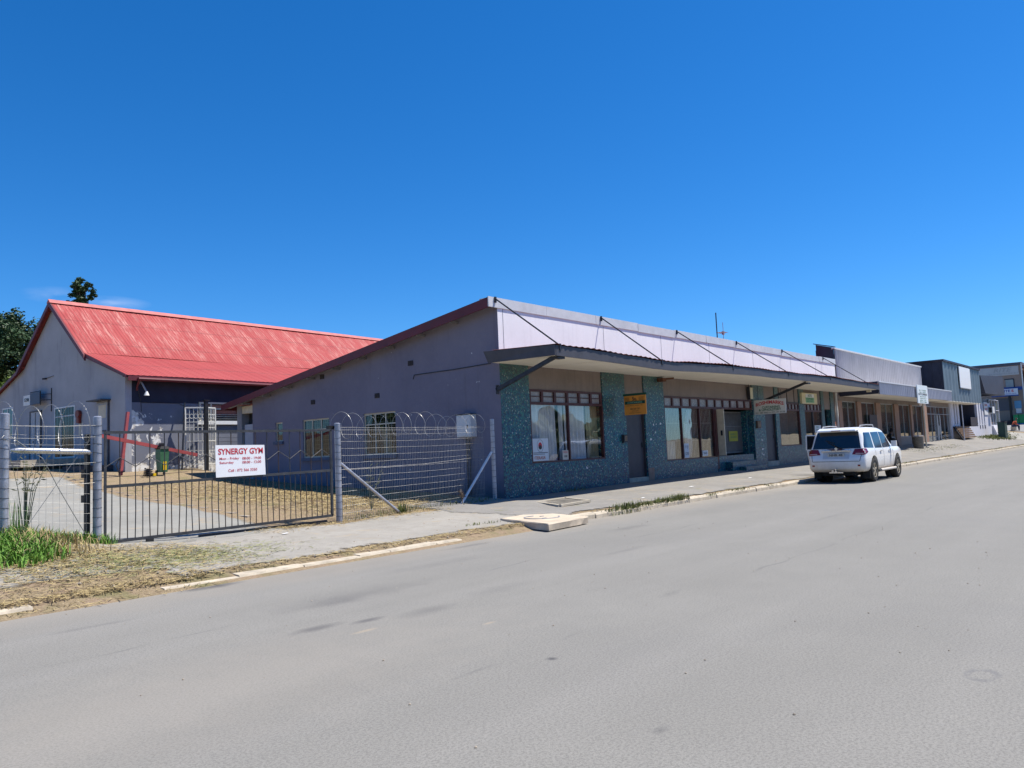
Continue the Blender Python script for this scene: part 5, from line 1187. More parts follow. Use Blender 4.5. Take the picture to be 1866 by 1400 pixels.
# ================================================================== WHITE OFF-ROAD CAR
CX0, CYC = 26.12, 8.50
car = thing('parked_car', 'white four wheel drive car parked at the kerb with its left front door open', 'car', (CX0, CYC, 0))
CT = wm(car)
def CB(): b = B(); b.T = CT; return b
def mat_car():
    m = newmat('car_white'); t = NT(m); x, y, z = t.sep(t.obj())
    d = t.ramp(t.m('ADD', z, t.m('MULTIPLY', t.noise(3, 5, .7, v=t.obj()), .45)), .62, 1.0, 1, 0)
    col = t.mix(t.m('MULTIPLY', d, .8), (.88,.88,.87), (.55,.46,.34))
    n = t.bsdf(col, t.ramp(d, 0, 1, .22, .7), 0, None, .5); n.inputs['Coat Weight'].default_value = .4; n.inputs['Coat Roughness'].default_value = .08; return m
M_CAR = mat_car(); M_CGL = pm('car_glass', (.015,.017,.022), .1, 2, .04, bump=0, spec=1.0); M_TYRE = pm('tyre_rubber', (.03,.028,.026), .25, 9, .85); M_RIM = pm('dusty_alloy', (.42,.37,.29), .15, 7, .5, metal=.4)
M_CHR = pm('chrome_trim', (.65,.65,.67), .05, 3, .18, metal=.9, bump=0); M_TAIL = pm('tail_lamp_red', (.20,.006,.01), .2, 6, .15, bump=0, spec=.8); M_UND = pm('underbody_black', (.02,.02,.02), .2, 6, .8)
WR, WX1, WX2, HW = .385, .98, 3.80, .93
st = [(0.00,.46,.74,.76),(.05,.40,.84,.86),(.10,.37,.90,.895),(.135,.36,1.02,.905),(.17,.35,1.12,.91),(.26,.35,1.36,.918),(.36,.35,1.58,.922),(.44,.35,1.70,.925),(.56,.35,1.765,.93),(.9,.35,1.795,.93),(1.4,.35,1.81,.93),(2.0,.35,1.805,.93),(2.5,.35,1.78,.93),(2.75,.35,1.73,.93),(3.0,.35,1.61,.925),(3.25,.35,1.44,.92),(3.5,.35,1.27,.92),(3.66,.35,1.18,.92),(3.9,.36,1.15,.915),(4.25,.38,1.11,.90),(4.55,.40,1.02,.86),(4.72,.44,.88,.78),(4.80,.5,.74,.66)]
NP = 0
def ringpts(x, zb, zt, w):
    belt = min(1.03, zt-.05); p = [(0,zb),(w*.6,zb),(w*.90,zb+.02),(w*.965,zb+.08)]
    for z, k in ((.52,.985),(.66,.995),(.78,1.0),(.90,.992)):
        zz = zb+.08+(belt-zb-.08)*((z-.43)/(1.03-.43)); p.append((w*k, zz))
    p.append((w*.975, belt))
    H = max(.0, zt-belt)
    for t_, k in ((.08,.955),(.35,.91),(.62,.865),(.82,.815),(.92,.765),(.975,.68),(1.0,.45),(1.012,0)):
        p.append((w*(k if H > .2 else (1-(1-k)*(.35+.65*min(1,H/.2)))), belt+H*t_))
    return [(x, y, z) for y, z in p]
rings = []
for s in st:
    h = ringpts(*s); full = h + [(a, -bb, c) for a, bb, c in reversed(h[1:-1])]; rings.append(full)
n = len(rings[0]); vs = [v for r in rings for v in r]; fs = []
for i in range(len(rings)-1):
    for k in range(n): k2 = (k+1) % n; fs.append((i*n+k, i*n+k2, (i+1)*n+k2, (i+1)*n+k))
fs.append(tuple(range(n-1,-1,-1))); fs.append(tuple((len(rings)-1)*n+k for k in range(n)))
b = CB(); b.add(vs, fs); body = b.build('body', M_CAR, car, smooth=True)
# cut wheel arches
def boolcut(obj, cutter):
    md = obj.modifiers.new('cut', 'BOOLEAN'); md.operation = 'DIFFERENCE'; md.object = cutter; md.solver = 'EXACT'
    dg = bpy.context.evaluated_depsgraph_get(); dg.update(); me = bpy.data.meshes.new_from_object(obj.evaluated_get(dg)); obj.modifiers.remove(md); old = obj.data; obj.data = me; bpy.data.meshes.remove(old)
    bpy.data.objects.remove(cutter)
b = CB()
for wx in (WX1, WX2):
    for s in (1,-1): b.tube([(wx, s*.58, WR+.02), (wx, s*1.1, WR+.02)], .455, 28)
cut = b.build('cut', M_UND, car); boolcut(body, cut)
for p in body.data.polygons: p.use_smooth = True
try: body.data.set_sharp_from_angle(angle=math.radians(35))
except Exception: pass
LB = B(); 
bm = bmesh.new(); bm.from_mesh(body.data); bvh = BVHTree.FromBMesh(bm)
def patch(name, mat, corners, direction, nu=8, nv=6, off=.006, par=None, org=None):
    """surface patch laid on the body by casting from outside along direction; corners bilinear: (00,10,11,01)"""
    d = Vector(direction).normalized(); A, Bc, Cc, D = [Vector(c) for c in corners]
    def fn(u, v):
        p = A.lerp(Bc, u).lerp(D.lerp(Cc, u), v); q = p - d*3
        hit = bvh.ray_cast(q, d)
        return (hit[0]-d*off) if hit[0] is not None else p
    b = CB(); b.grid(fn, nu, nv); return b.build(name, mat, par or body, smooth=True, fix=False)
patch('rear_window', M_CGL, [(0,.765,1.12),(0,-.765,1.12),(0,-.655,1.66),(0,.655,1.66)], (1,0,0), 14, 10, .008)
for s in (1,-1):
    d = (0,-s,0)
    patch('quarter_window', M_CGL, [(.24,0,1.13),(1.12,0,1.11),(1.12,0,1.62),(.52,0,1.62)], d, 8, 6)
    patch('rear_side_window', M_CGL, [(1.26,0,1.10),(2.06,0,1.09),(2.06,0,1.63),(1.22,0,1.62)], d, 8, 6)
    if s < 0: patch('front_side_window', M_CGL, [(2.13,0,1.09),(3.22,0,1.10),(2.72,0,1.60),(2.13,0,1.63)], d, 8, 6)
    patch('tail_lamp', M_TAIL, [(0,s*.50,.93),(0,s*.895,.90),(0,s*.86,1.11),(0,s*.58,1.10)], (1,0,0), 8, 5, .012)
    patch('tail_lamp', M_TAIL, [(.12,0,.92),(.42,0,.99),(.36,0,1.10),(.15,0,1.11)], d, 5, 4, .010)
    patch('lamp_lens', pm('clear_lens', (.55,.35,.33), .1, 3, .2, bump=0), [(0,s*.60,.935),(0,s*.86,.93),(0,s*.85,.965),(0,s*.62,.97)], (1,0,0), 4, 2, .02)
    patch('reflector', M_TAIL, [(0,s*.72-.04,.545),(0,s*.72+.04,.545),(0,s*.72+.04,.60),(0,s*.72-.04,.60)], (1,0,0), 2, 2, .012)
    # shut lines
    for xs_ in (1.19, 2.10, 3.28):
        if s > 0 and xs_ > 2.2: continue
        patch('door_gap', M_UND, [(xs_,0,.50),(xs_+.014,0,.50),(xs_+.014,0,1.08),(xs_,0,1.08)], d, 1, 8, .004)
    patch('dark_sill', M_UND, [(1.45,0,.36),(3.33,0,.36),(3.33,0,.43),(1.45,0,.43)], d, 8, 1, .004)
    for xs_ in (1.85, 2.85 if s < 0 else 1.85):
        b = CB(); b.box(xs_-.14, xs_, s*.925, s*.955, .98, 1.01); b.build('door_handle', M_CHR, body)
patch('windscreen', M_CGL, [(3.62,.72,0),(3.62,-.72,0),(2.84,-.6,0),(2.84,.6,0)], (0,0,-1), 10, 6)
patch('tailgate_gap', M_UND, [(0,.74,.70),(0,-.74,.70),(0,-.74,.715),(0,.74,.715)], (1,0,0), 12, 1, .004)
for s in (1,-1): patch('tailgate_gap', M_UND, [(0,s*.74,.71),(0,s*.755,.71),(0,s*.80,.93),(0,s*.785,.93)], (1,0,0), 1, 5, .004)
patch('plate_recess_shade', pm('recess_shade_white', (.62,.62,.62), .03, 3, .4, bump=0), [(0,.42,.79),(0,-.42,.79),(0,-.42,1.0),(0,.42,1.0)], (1,0,0), 8, 5, .004)  # flat greyer patch paints the shade of the plate recess
b = CB(); b.box(.065,.085,-.27,.27,.86,.97); pl_ = b.build('number_plate', pm('plate_grey', (.50,.50,.47), .05, 3, .4, bump=0), body)
text('NHR 48', 'lettering', M_INKK, pl_, CT @ Vector((.06,0,.915)), (0,-1,0), (0,0,1), .42, .075, bold=.01)
b = CB(); b.box(.085,.115,-.46,.46,1.02,1.065); b.build('chrome_strip', M_CHR, body)
b = CB(); b.lathe([(.05,0),(.05,.012)], 0, 0, 14); b.v = [tuple(CT @ Vector((.13-(v[2]), v[1]-CT.translation.y, v[0]-CT.translation.x+1.115))) for v in b.v]; b.build('emblem', M_CHR, body)
b = CB(); b.hexa([(.22,-.62,1.685),(.22,.62,1.685),(.60,.66,1.735),(.60,-.66,1.735)], [(.24,-.60,1.725),(.24,.60,1.725),(.62,.64,1.80),(.62,-.64,1.80)]); b.build('roof_spoiler', M_CAR, body)
b = CB(); b.box(.212,.222,-.15,.15,1.694,1.716); b.build('brake_light', M_TAIL, body)
b = CB(); b.bar((.125,-.12,1.13),(.245,.28,1.33), .02, .03); b.lathe([(.04,1.1),(.04,1.16)], .12, -.14, 8); b.bar((.235,.05,1.26),(.275,.36,1.37), .03, .085); b.build('rear_wiper', M_BLACK, body)
for s in (1,-1):
    b = CB(); b.tube([(.75,s*.60,1.79),(.85,s*.60,1.855),(1.5,s*.61,1.875),(2.2,s*.60,1.865),(2.3,s*.60,1.80)], .022, 6); b.build('roof_rail', M_GREY, body, smooth=True)
    b = CB(); b.tube([(1.50,s*.955,.36),(3.28,s*.955,.36)], .045, 8); b.box(1.7,1.78,s*.8,s*.93,.33,.37); b.box(2.9,2.98,s*.8,s*.93,.33,.37); b.build('side_step', M_CAR, car, smooth=True)
b = CB(); b.box(.25,4.5,-.55,.55,.24,.38); b.box(.95,1.03,-.7,.7,.30,.42); b.box(.12,.3,-.6,.6,.34,.42); b.box(3.76,3.84,-.7,.7,.30,.42); b.build('underbody', M_UND, car)
b = CB(); b.box(-.06,.3,-.035,.035,.34,.40); b.lathe([(.025,.40),(.025,.44),(.03,.48),(.0,.50)], -.05, 0, 8); b.box(-.03,.02,-.22,.22,.33,.37); b.box(-.03,.0,.08,.14,.37,.43); b.build('tow_bar', M_CHR, car)
b = CB(); b.tube([(.05,-.52,.33),(.4,-.52,.33)], .04, 8); b.build('exhaust_pipe', M_UND, car)
for s in (1,-1):
    b = CB(); b.box(.50,.53,s*.66,s*.90,.13,.36); b.build('mud_flap', M_UND, car)
b = CB(); b.box(3.05,3.12,-1.10,-.93,1.10,1.30); b.build('wing_mirror', M_CAR, body)
# wheels
def wheel(x, s):
    c = Vector((x, s*.80, WR)); b = CB(); y = c.y
    prof = [(.24,-.12),(.33,-.13),(.375,-.10),(.385,-.03),(.385,.03),(.375,.10),(.33,.13),(.24,.12)]
    vs = []; fs = []; N_ = 30
    for r, o in prof:
        for k in range(N_): a = 2*math.pi*k/N_; rr_ = r*(1.0+(.006 if k % 2 and abs(o) < .11 else 0)); vs.append((c.x+rr_*math.cos(a), y+o, c.z+rr_*math.sin(a)))
    m_ = len(prof)
    for i in range(m_-1):
        for k in range(N_): k2 = (k+1) % N_; fs.append((i*N_+k, i*N_+k2, (i+1)*N_+k2, (i+1)*N_+k))
    b.add(vs, fs); w_ = b.build('wheel', M_TYRE, car, smooth=True)
    b = CB(); yo = y+s*.10
    b.tube([(x,y-s*.10,WR),(x,y+s*.03,WR)], .235, 24); 
    for k in range(5):
        a = 2*math.pi*k/5+.3; b.bar((x+.04*math.cos(a),yo,WR+.04*math.sin(a)),(x+.225*math.cos(a),yo-s*.01,WR+.225*math.sin(a)), .055, .04, up=(0,1,0))
    b.tube([(x,yo-s*.03,WR),(x,yo+s*.015,WR)], .06, 12)
    for k in range(25):
        a0, a1 = 2*math.pi*k/24, 2*math.pi*(k+1)/24
        b.bar((x+.235*math.cos(a0),yo,WR+.235*math.sin(a0)),(x+.235*math.cos(a1),yo,WR+.235*math.sin(a1)), .03, .03, up=(0,1,0))
    b.build('rim', M_RIM, w_)
for x in (WX1, WX2):
    for s in (1,-1): wheel(x, s)
for wx in (WX1, WX2):
    for s in (1,-1):
        b = CB(); b.tube([(wx,s*.56,WR+.02),(wx,s*.60,WR+.02)], .45, 20); b.build('wheel_arch_liner', M_UND, car)
# open left front door
hg = Vector((3.26,.93,0)); ang = math.radians(62)
def dp(l, z, o=0.0):   # l along door from hinge backwards, swung outwards
    dx, dy = -math.cos(ang), math.sin(ang); return (hg.x+dx*l - dy*o*-1*0, hg.y+dy*l, z) if o == 0 else (hg.x+dx*l+dy*o, hg.y+dy*l-dx*o, z)
b = CB(); b.hexa([dp(0,.50,-.03),dp(1.02,.50,-.03),dp(1.02,.50,.05),dp(0,.50,.05)], [dp(0,1.08,-.02),dp(1.10,1.08,-.02),dp(1.10,1.08,.05),dp(0,1.08,.05)]); od = b.build('open_door', M_CAR, body)
b = CB(); b.add([dp(.08,.55,-.034),dp(.98,.55,-.034),dp(1.04,1.02,-.034),dp(.08,1.02,-.034)], [(0,1,2,3)]); b.build('door_trim', pm('beige_door_trim', (.22,.18,.14), .1, 3, .8), od)
b = CB(); b.bar(dp(1.10,1.06),dp(1.08,1.60), .04); b.bar(dp(1.08,1.60),dp(.55,1.58), .04); b.bar(dp(.55,1.58),dp(.02,1.08), .04); b.build('window_frame', M_CAR, od)
b = CB(); b.add([dp(.08,1.08,.0),dp(1.09,1.08,.0),dp(1.07,1.59,.0),dp(.57,1.57,.0)], [(0,1,2,3)]); b.build('window', M_CGL, od, fix=False)
bm.free()

# ================================================================== PEOPLE
def skin_body(name, joints, edges, mat, par, sub=1, loc=None):
    """joints: list of (pos, radius); one continuous skinned surface"""
    me = bpy.data.meshes.new(name); me.from_pydata([tuple(j[0]) for j in joints], edges, []); o = bpy.data.objects.new(name, me); C.objects.link(o)
    md = o.modifiers.new('skin', 'SKIN'); md.use_smooth_shade = True
    sv = me.skin_vertices[0].data
    for i, j in enumerate(joints):
        r = j[1]; sv[i].radius = (r, r) if not isinstance(r, tuple) else r
    sv[0].use_root = True
    o.modifiers.new('sub', 'SUBSURF').levels = sub
    dg = bpy.context.evaluated_depsgraph_get(); dg.update(); m2 = bpy.data.meshes.new_from_object(o.evaluated_get(dg)); bpy.data.objects.remove(o); bpy.data.meshes.remove(me)
    b = B(); b.add([tuple(v.co) for v in m2.vertices], [tuple(p.vertices) for p in m2.polygons]); bpy.data.meshes.remove(m2)
    return b.build(name, mat, par, smooth=True)
def seated_person(label, P, face, cloth, trouser, skin, k=1.0, hood=False, seat=.5, lean=.15, group=None):
    """P = point on the seat; face = heading angle of the knees"""
    c, s = math.cos(face), math.sin(face)
    W = lambda f, l, z: (P[0]+(c*f-s*l)*k, P[1]+(s*f+c*l)*k, P[2]+z*k)
    t_ = thing('person', label, 'person', (P[0], P[1], P[2]-seat*k))
    J = [(W(0,0,.08),.155),(W(.03,0,.28),.15),(W(lean*.6,0,.46),.165),(W(lean,0,.54),.07),(W(lean+.03,0,.62),.06),(W(lean+.05,0,.70),.095),(W(lean+.06,0,.80),.095),
         (W(.02,.11,.06),.10),(W(.45,.13,.08),.072),(W(.50,.14,-.36),.05),(W(.62,.15,-.44),.035),
         (W(.02,-.11,.06),.10),(W(.43,-.13,.10),.072),(W(.40,-.13,-.36),.05),(W(.52,-.14,-.44),.035),
         (W(lean*.7,.19,.46),.065),(W(.12,.26,.22),.045),(W(.34,.14,.16),.033),(W(.42,.10,.15),.028),
         (W(lean*.7,-.19,.46),.065),(W(.14,-.26,.22),.045),(W(.35,-.12,.17),.033),(W(.43,-.08,.16),.028)]
    E_ = [(0,1),(1,2),(2,3),(3,4),(4,5),(5,6),(0,7),(7,8),(8,9),(9,10),(0,11),(11,12),(12,13),(13,14),(2,15),(15,16),(16,17),(17,18),(2,19),(19,20),(20,21),(21,22)]
    bd = skin_body('body', J, E_, skin, t_)
    # clothing shells a little larger than the body
    jj = [(J[0][0],.17),(J[1][0],.165),(J[2][0],.18),(J[3][0],.085),(J[15][0],.078),(J[16][0],.058),(J[17][0],.046),(J[19][0],.078),(J[20][0],.058),(J[21][0],.046)]
    skin_body('jacket', jj, [(0,1),(1,2),(2,3),(2,4),(4,5),(5,6),(2,7),(7,8),(8,9)], cloth, t_)
    tt = [(J[0][0],.172),(J[7][0],.112),(J[8][0],.084),(W(.505,.14,-.30),.062),(J[11][0],.112),(J[12][0],.084),(W(.405,-.13,-.30),.062)]
    skin_body('trousers', tt, [(0,1),(1,2),(2,3),(0,4),(4,5),(5,6)], trouser, t_)
    for a, l in ((.50,.14),(.40,-.13)):
        skin_body('shoe', [(W(a,l,-.43),.05),(W(a+.08,l,-.455),.045),(W(a+.19,l,-.465),.035)], [(0,1),(1,2)], M_SHOE, t_)
    hx = W(lean+.06,0,.77)
    if hood: skin_body('hood', [(W(lean-.02,0,.56),.11),(W(lean+.01,0,.68),.125),(W(lean+.02,0,.82),.10)], [(0,1),(1,2)], cloth, t_)
    else: skin_body('hair', [(W(lean+.02,0,.76),.10),(W(lean+.03,0,.84),.09)], [(0,1)], M_HAIR, t_)
    for l in (.035,-.035):
        b = B(); q = W(lean+.155,l,.745); b.lathe([(.004,q[2]-.012),(.013,q[2]),(.004,q[2]+.012)], q[0], q[1], 8); b.build('eye', M_WHITE, bd)
    b = B(); q = W(lean+.165,0,.71); b.lathe([(.016,q[2]-.015),(.010,q[2]+.03)], q[0], q[1], 8); b.build('nose', skin, bd)
    for l in (1,-1):
        for f_ in range(5):
            a0 = W(.42+(.01*f_),(.10 if l > 0 else -.08)+(f_-2)*.018,.15); a1 = W(.49 if f_ else .44,(.10 if l > 0 else -.08)+(f_-2)*.019+(0 if f_ else .03*l),.135); b = B(); b.tube([a0,a1], .009*k, 6); b.build('finger', skin, bd)
    return t_
M_SHOE = pm('white_trainer', (.55,.54,.52), .1, 8, .7, bump=0); M_HAIR = pm('black_hair', (.012,.01,.01), .2, 20, .7); M_SKIN = pm('brown_skin', (.13,.07,.045), .08, 8, .55, bump=0)
M_CLB = pm('black_cloth', (.012,.013,.018), .2, 20, .9); M_CLJ = pm('dark_grey_cloth', (.03,.032,.04), .2, 20, .9); M_CLO = pm('orange_cloth', (.50,.10,.04), .1, 20, .8); M_CLN = pm('navy_denim', (.03,.05,.10), .2, 20, .85)
zp = gz(50.2,12.75)
lg = thing('low_bench', 'low concrete ledge under the seated person against the pinkish wall', 'ledge', (50,13.3,zp)); b = B(); b.box(49.3,51.3,13.15,13.72,zp-.2,zp+.50); b.build('seat', M_CONC, lg)
seated_person('person in black hooded jacket and dark trousers sitting against the shop wall beyond the car', (50.35,13.22,zp+.50), math.radians(-72), M_CLB, M_CLJ, M_SKIN, 1.05, True, .5, .22)
lw = thing('low_wall', 'low block under the seated person in orange at the far street corner', 'block', (97,12.9,0)); zq = gz(96.5,13.0)
b = B(); b.box(96.2,97.2,12.75,13.15,zq-.2,zq+.42); b.build('block', M_CONC, lw)
seated_person('person in orange top and dark jeans sitting at the far street corner', (96.7,12.95,zq+.42), math.radians(-60), M_CLO, M_CLN, M_SKIN, 1.15, False, .5, .25)

# ================================================================== TREES
M_BARK = pm('bark', (.10,.075,.055), .3, 8, .95, bump=.8)
def crown(parent, lobes, n, leaf, mat, seed, name='crown', core=.35):
    rr = random.Random(seed); b = B(); V = b.v; F = b.f
    tot = sum(l[3]**2 for l in lobes)
    for (x, y, z, r) in lobes:
        m_ = int(n*r*r/tot)
        # sub clumps on the lobe surface
        cl = []
        for _ in range(max(6, int(r*9))):
            th = rr.uniform(0, 6.283); ph = math.acos(rr.uniform(-.75, 1)); q = r*rr.uniform(.65, 1.05)
            cl.append((x+q*math.sin(ph)*math.cos(th), y+q*math.sin(ph)*math.sin(th), z+q*.85*math.cos(ph), r*rr.uniform(.18, .36)))
        for _ in range(m_):
            cx, cy_, cz_, cr_ = rr.choice(cl)
            d = Vector((rr.gauss(0,1), rr.gauss(0,1), rr.gauss(0,1))).normalized()*cr_*1.15*rr.random()**.6
            if rr.random() < core*.3: p = Vector((x,y,z)).lerp(Vector((cx,cy_,cz_))+d, rr.random())
            else: p = Vector((cx, cy_, cz_))+d
            a = Vector((rr.uniform(-1,1), rr.uniform(-1,1), rr.uniform(-.6,.6))).normalized(); e = a.cross(Vector((rr.uniform(-1,1), rr.uniform(-1,1), rr.uniform(-1,1)))).normalized(); s = leaf*rr.uniform(.6, 1.3)
            o = len(V); V.extend([tuple(p-a*s), tuple(p+e*s*.5), tuple(p+a*s), tuple(p-e*s*.5)]); F.append((o, o+1, o+2, o+3))
    return b.build(name, mat, parent, fix=False)
def tree(label, x, y, z0, trunk_h, r, lobes, n, leaf, mat, seed, name='broadleaf_tree', core=.35):
    t_ = thing(name, label, 'tree', (x, y, z0), 0, 'trees behind the gym house'); rr = random.Random(seed)
    b = B(); b.tube([(x,y,z0-.3),(x+.1,y,z0+trunk_h*.4),(x-.05,y+.1,z0+trunk_h*.75),(x,y,z0+trunk_h)], r, 9, rr=[r*1.25,r,r*.8,r*.4])
    for l in lobes: 
        b.tube([(x,y,z0+trunk_h*rr.uniform(.35,.7)), Vector((x,y,z0+trunk_h*.8)).lerp(Vector(l[:3]), .5), Vector(l[:3])], r*.3, 6, rr=[r*.45,r*.25,r*.08])
    b.build('trunk', M_BARK, t_, smooth=True); crown(t_, lobes, n, leaf, mat, seed, core=core); return t_
M_LF1 = pm('dark_evergreen_leaf', (.045,.085,.035), .5, .5, .55, bump=0, spec=.3); M_LF2 = pm('olive_leaf', (.085,.13,.035), .45, .6, .6, bump=0); M_LF3 = pm('bright_shrub_leaf', (.13,.19,.03), .35, .8, .6, bump=0)
rt = random.Random(31)
def lobes(cx, cy_, cz_, R, n, fl=.8, seed=1):
    rr = random.Random(seed); out = [(cx,cy_,cz_,R*.55)]
    for _ in range(n):
        th = rr.uniform(0,6.28); ph = math.acos(rr.uniform(-.5,1)); out.append((cx+R*.62*math.sin(ph)*math.cos(th), cy_+R*.62*math.sin(ph)*math.sin(th), cz_+R*.62*fl*math.cos(ph), R*rr.uniform(.28,.45)))
    return out
tree('big round dark tree at the left edge behind the gym house', 18.0, 68, 3.5, 8, .5, lobes(18.2,68,10.0,4.6,20,.85,3), 46000, .13, M_LF1, 4)
tree('dark spreading tree left of and below the big round tree', 12.5, 64, 3.3, 6, .4, lobes(13.0,64,8.6,4.4,16,.8,5), 26000, .14, M_LF1, 6)
tree('lower olive tree in front of the big round tree', 20.3, 66, 3.3, 4.5, .3, lobes(20.6,66,7.4,3.2,12,.8,8), 18000, .13, M_LF2, 9)
tree('bright yellow green shrub tree low at the left edge', 16.8, 60, 3.0, 2.6, .2, lobes(16.9,60,6.1,2.3,9,.7,10), 12000, .12, M_LF3, 12, 'shrub')
# loose conical tree above the ridge
cl_ = []
rr = random.Random(44)
for k in range(46):
    h = k/45; z = 9.0+h*7.8; w_ = 2.5*(1-h*.72)*(.75+.35*math.sin(k*2.1)); th = rr.uniform(0,6.28)
    cl_.append((25.6+w_*.7*math.cos(th)-.45*h, 68+w_*.7*math.sin(th), z, rr.uniform(.4,.75)+.35*(1-h)))
tree('loose dark conical tree rising above the red roof ridge', 25.6, 68, 3.6, 12.0, .32, cl_, 36000, .11, M_LF1, 14, 'conifer_tree', core=1.2)

# ================================================================== GRASS AND SMALL PLANTS
M_GR = pm('fresh_grass', (.13,.27,.035), .5, 30, .7, bump=0); M_GR2 = pm('dry_grass_blade', (.40,.31,.15), .35, 6, .9, bump=0); M_GR3 = pm('olive_grass', (.16,.18,.05), .4, 5, .8, bump=0)
def blades(b, pts, hmin, hmax, rr, w=.006, spread=.5, n=1):
    for (x, y) in pts:
        z = gz(x, y)-.01 if y > 9.55 else 0.
        for _ in range(n):
            h = rr.uniform(hmin, hmax); th = rr.uniform(0, 6.28); d = Vector((math.cos(th), math.sin(th), 0)); s = Vector((-d.y, d.x, 0))*w*rr.uniform(.7,1.5); le = rr.uniform(.1, 1)*spread
            p0 = Vector((x+rr.uniform(-.02,.02), y+rr.uniform(-.02,.02), z)); p1 = p0+d*h*le*.4+Vector((0,0,h*.65)); p2 = p0+d*h*le+Vector((0,0,h*rr.uniform(.75,1)))
            b.add([p0-s, p0+s, p1+s*.8, p1-s*.8, p2], [(0,1,2,3),(3,2,4)])
rr = random.Random(77)
b = B()
P = []
for _ in range(4200):
    x = rr.gauss(3.45,.42); y = rr.gauss(12.55,.50)
    if x < 4.45-.25*(13.2-y)*.3 and y < 13.55 and ((x-3.3)/1.15)**2+((y-12.5)/1.15)**2 < 1: P.append((x,y))
blades(b, P, .10, .27, rr, .010, 1.1)
g1_ = b
stuff(b.build('green_grass', M_GR, None, fix=False))
b = B(); blades(b, [p for p in P if rr.random() < .12]+[(rr.gauss(4.3,.35), rr.gauss(12.9,.45)) for _ in range(500)], .08, .34, rr, .006, .9); stuff(b.build('dead_grass', M_GR2, None, fix=False))
b = B(); P = [(rr.uniform(4.0,5.28), GY_+rr.gauss(.0,.09)) for _ in range(1500)]; P += [(rr.gauss(4.15,.12), rr.gauss(13.85,.25)) for _ in range(500)]; P += [(rr.gauss(5.42,.05), rr.gauss(13.5,.08)) for _ in range(110)]
blades(b, P, .06, .26, rr, .006, .6); P = [(rr.gauss(4.2,.10), rr.gauss(13.8,.15)) for _ in range(40)]; blades(b, P, .4, .85, rr, .004, .25)
stuff(b.build('green_grass_along_fence', M_GR, None, fix=False))
# tufts along kerb
b = B()
for (cx, cy_, n_, sx, hh) in [(15.2,9.62,260,.30,.22),(16.1,9.66,170,.22,.14),(16.9,9.68,230,.26,.2),(17.7,9.68,260,.25,.22),(14.6,9.64,90,.2,.1),(19.5,9.66,70,.2,.1),(21.3,9.68,90,.3,.13),(23.6,9.66,60,.3,.1),(40,9.7,70,.8,.15),(48,9.7,90,1.2,.15),(56,9.7,60,1.5,.15),(64,9.7,90,1.5,.2),(76,9.7,120,2,.2),(18.6,13.6,80,.3,.18),(14.1,13.3,60,.3,.12),(11.4,10.5,60,.3,.1)]:
    P = [(rr.gauss(cx,sx), rr.gauss(cy_,.05)) for _ in range(n_)]; blades(b, P, hh*.35, hh, rr, .006, .7)
P = [(rr.uniform(10.5,15.2), rr.gauss(13.65,.15)) for _ in range(420)]; blades(b, P, .04, .16, rr, .005, .7)
P = [(rr.gauss(11.85,.08), rr.gauss(13.5,.06)) for _ in range(120)]; blades(b, P, .1, .3, rr, .006, .4)
P = [(rr.gauss(86,3.2), rr.gauss(12.9,.5)) for _ in range(1800)]; blades(b, P, .05, .22, rr, .03, .6)
P = [(rr.uniform(50,64), rr.gauss(11.9,.4)) for _ in range(700)]; blades(b, P, .03, .08, rr, .02, .8)
stuff(b.build('kerb_grass_tufts', M_GR3, None, fix=False))
# mown straw and clippings lying on the bare ground
b = B()
def straw(n_, fx, L0=.05, L1=.16, w=.004):
    for _ in range(n_):
        x, y = fx(); z = (gz(x,y) if y > 9.7 else .0)+rr.uniform(.012,.04); th = rr.uniform(0,6.28); l = rr.uniform(L0,L1); d = Vector((math.cos(th),math.sin(th),rr.uniform(-.18,.18)))*l; s = Vector((-math.sin(th),math.cos(th),rr.uniform(-.5,.5)))*w; p = Vector((x,y,z))
        b.add([p-d/2-s, p-d/2+s, p+d/2+s, p+d/2-s], [(0,1,2,3)])
straw(7000, lambda: (rr.triangular(2.8,6.9,3.6), rr.triangular(9.85,13.5,12.2)))
straw(1500, lambda: (rr.uniform(2.5,5.2), rr.gauss(9.8,.16))); straw(1200, lambda: (rr.uniform(5,12), rr.gauss(9.85,.12))); straw(1500, lambda: (rr.uniform(8,13), rr.gauss(13.5,.35)))
straw(12000, lambda: (rr.triangular(9.9,15.4,13), rr.triangular(13.9,27,15)), .06, .2, .006)
stuff(b.build('straw_clippings', M_GR2, None, fix=False))
b = B(); straw(3500, lambda: (rr.gauss(5.4,.9), rr.gauss(11.4,.55))); stuff(b.build('green_clippings', pm('fading_clippings', (.26,.27,.11), .3, 6, .9, bump=0), None, fix=False))
# tall dead weed stalks
def weed(label, x, y, h, n_, mat, seed, name='weed'):
    t_ = thing(name, label, 'weed', (x, y, gz(x,y))); r2 = random.Random(seed); b = B(); z = gz(x,y); lf = B()
    for _ in range(n_):
        th = r2.uniform(0,6.28); le = r2.uniform(.05,.4)*h; p1 = (x+le*.4*math.cos(th), y+le*.2*math.sin(th), z+h*.5); p2 = (x+le*math.cos(th), y+le*.4*math.sin(th), z+h*r2.uniform(.7,1))
        b.tube([(x,y,z-.05), p1, p2], .006, 4, rr=[.008,.006,.002])
        for k in range(7):
            q = Vector(p1).lerp(Vector(p2), k/6); d = Vector((r2.uniform(-1,1), r2.uniform(-.5,.5), r2.uniform(-.2,1))).normalized()*r2.uniform(.05,.13); lf.add([q, q+d*.5+Vector((0,0,.012)), q+d, q+d*.5-Vector((0,0,.012))], [(0,1,2,3)])
    b.build('stems', mat, t_, fix=False); lf.build('leaves', mat, t_, fix=False)
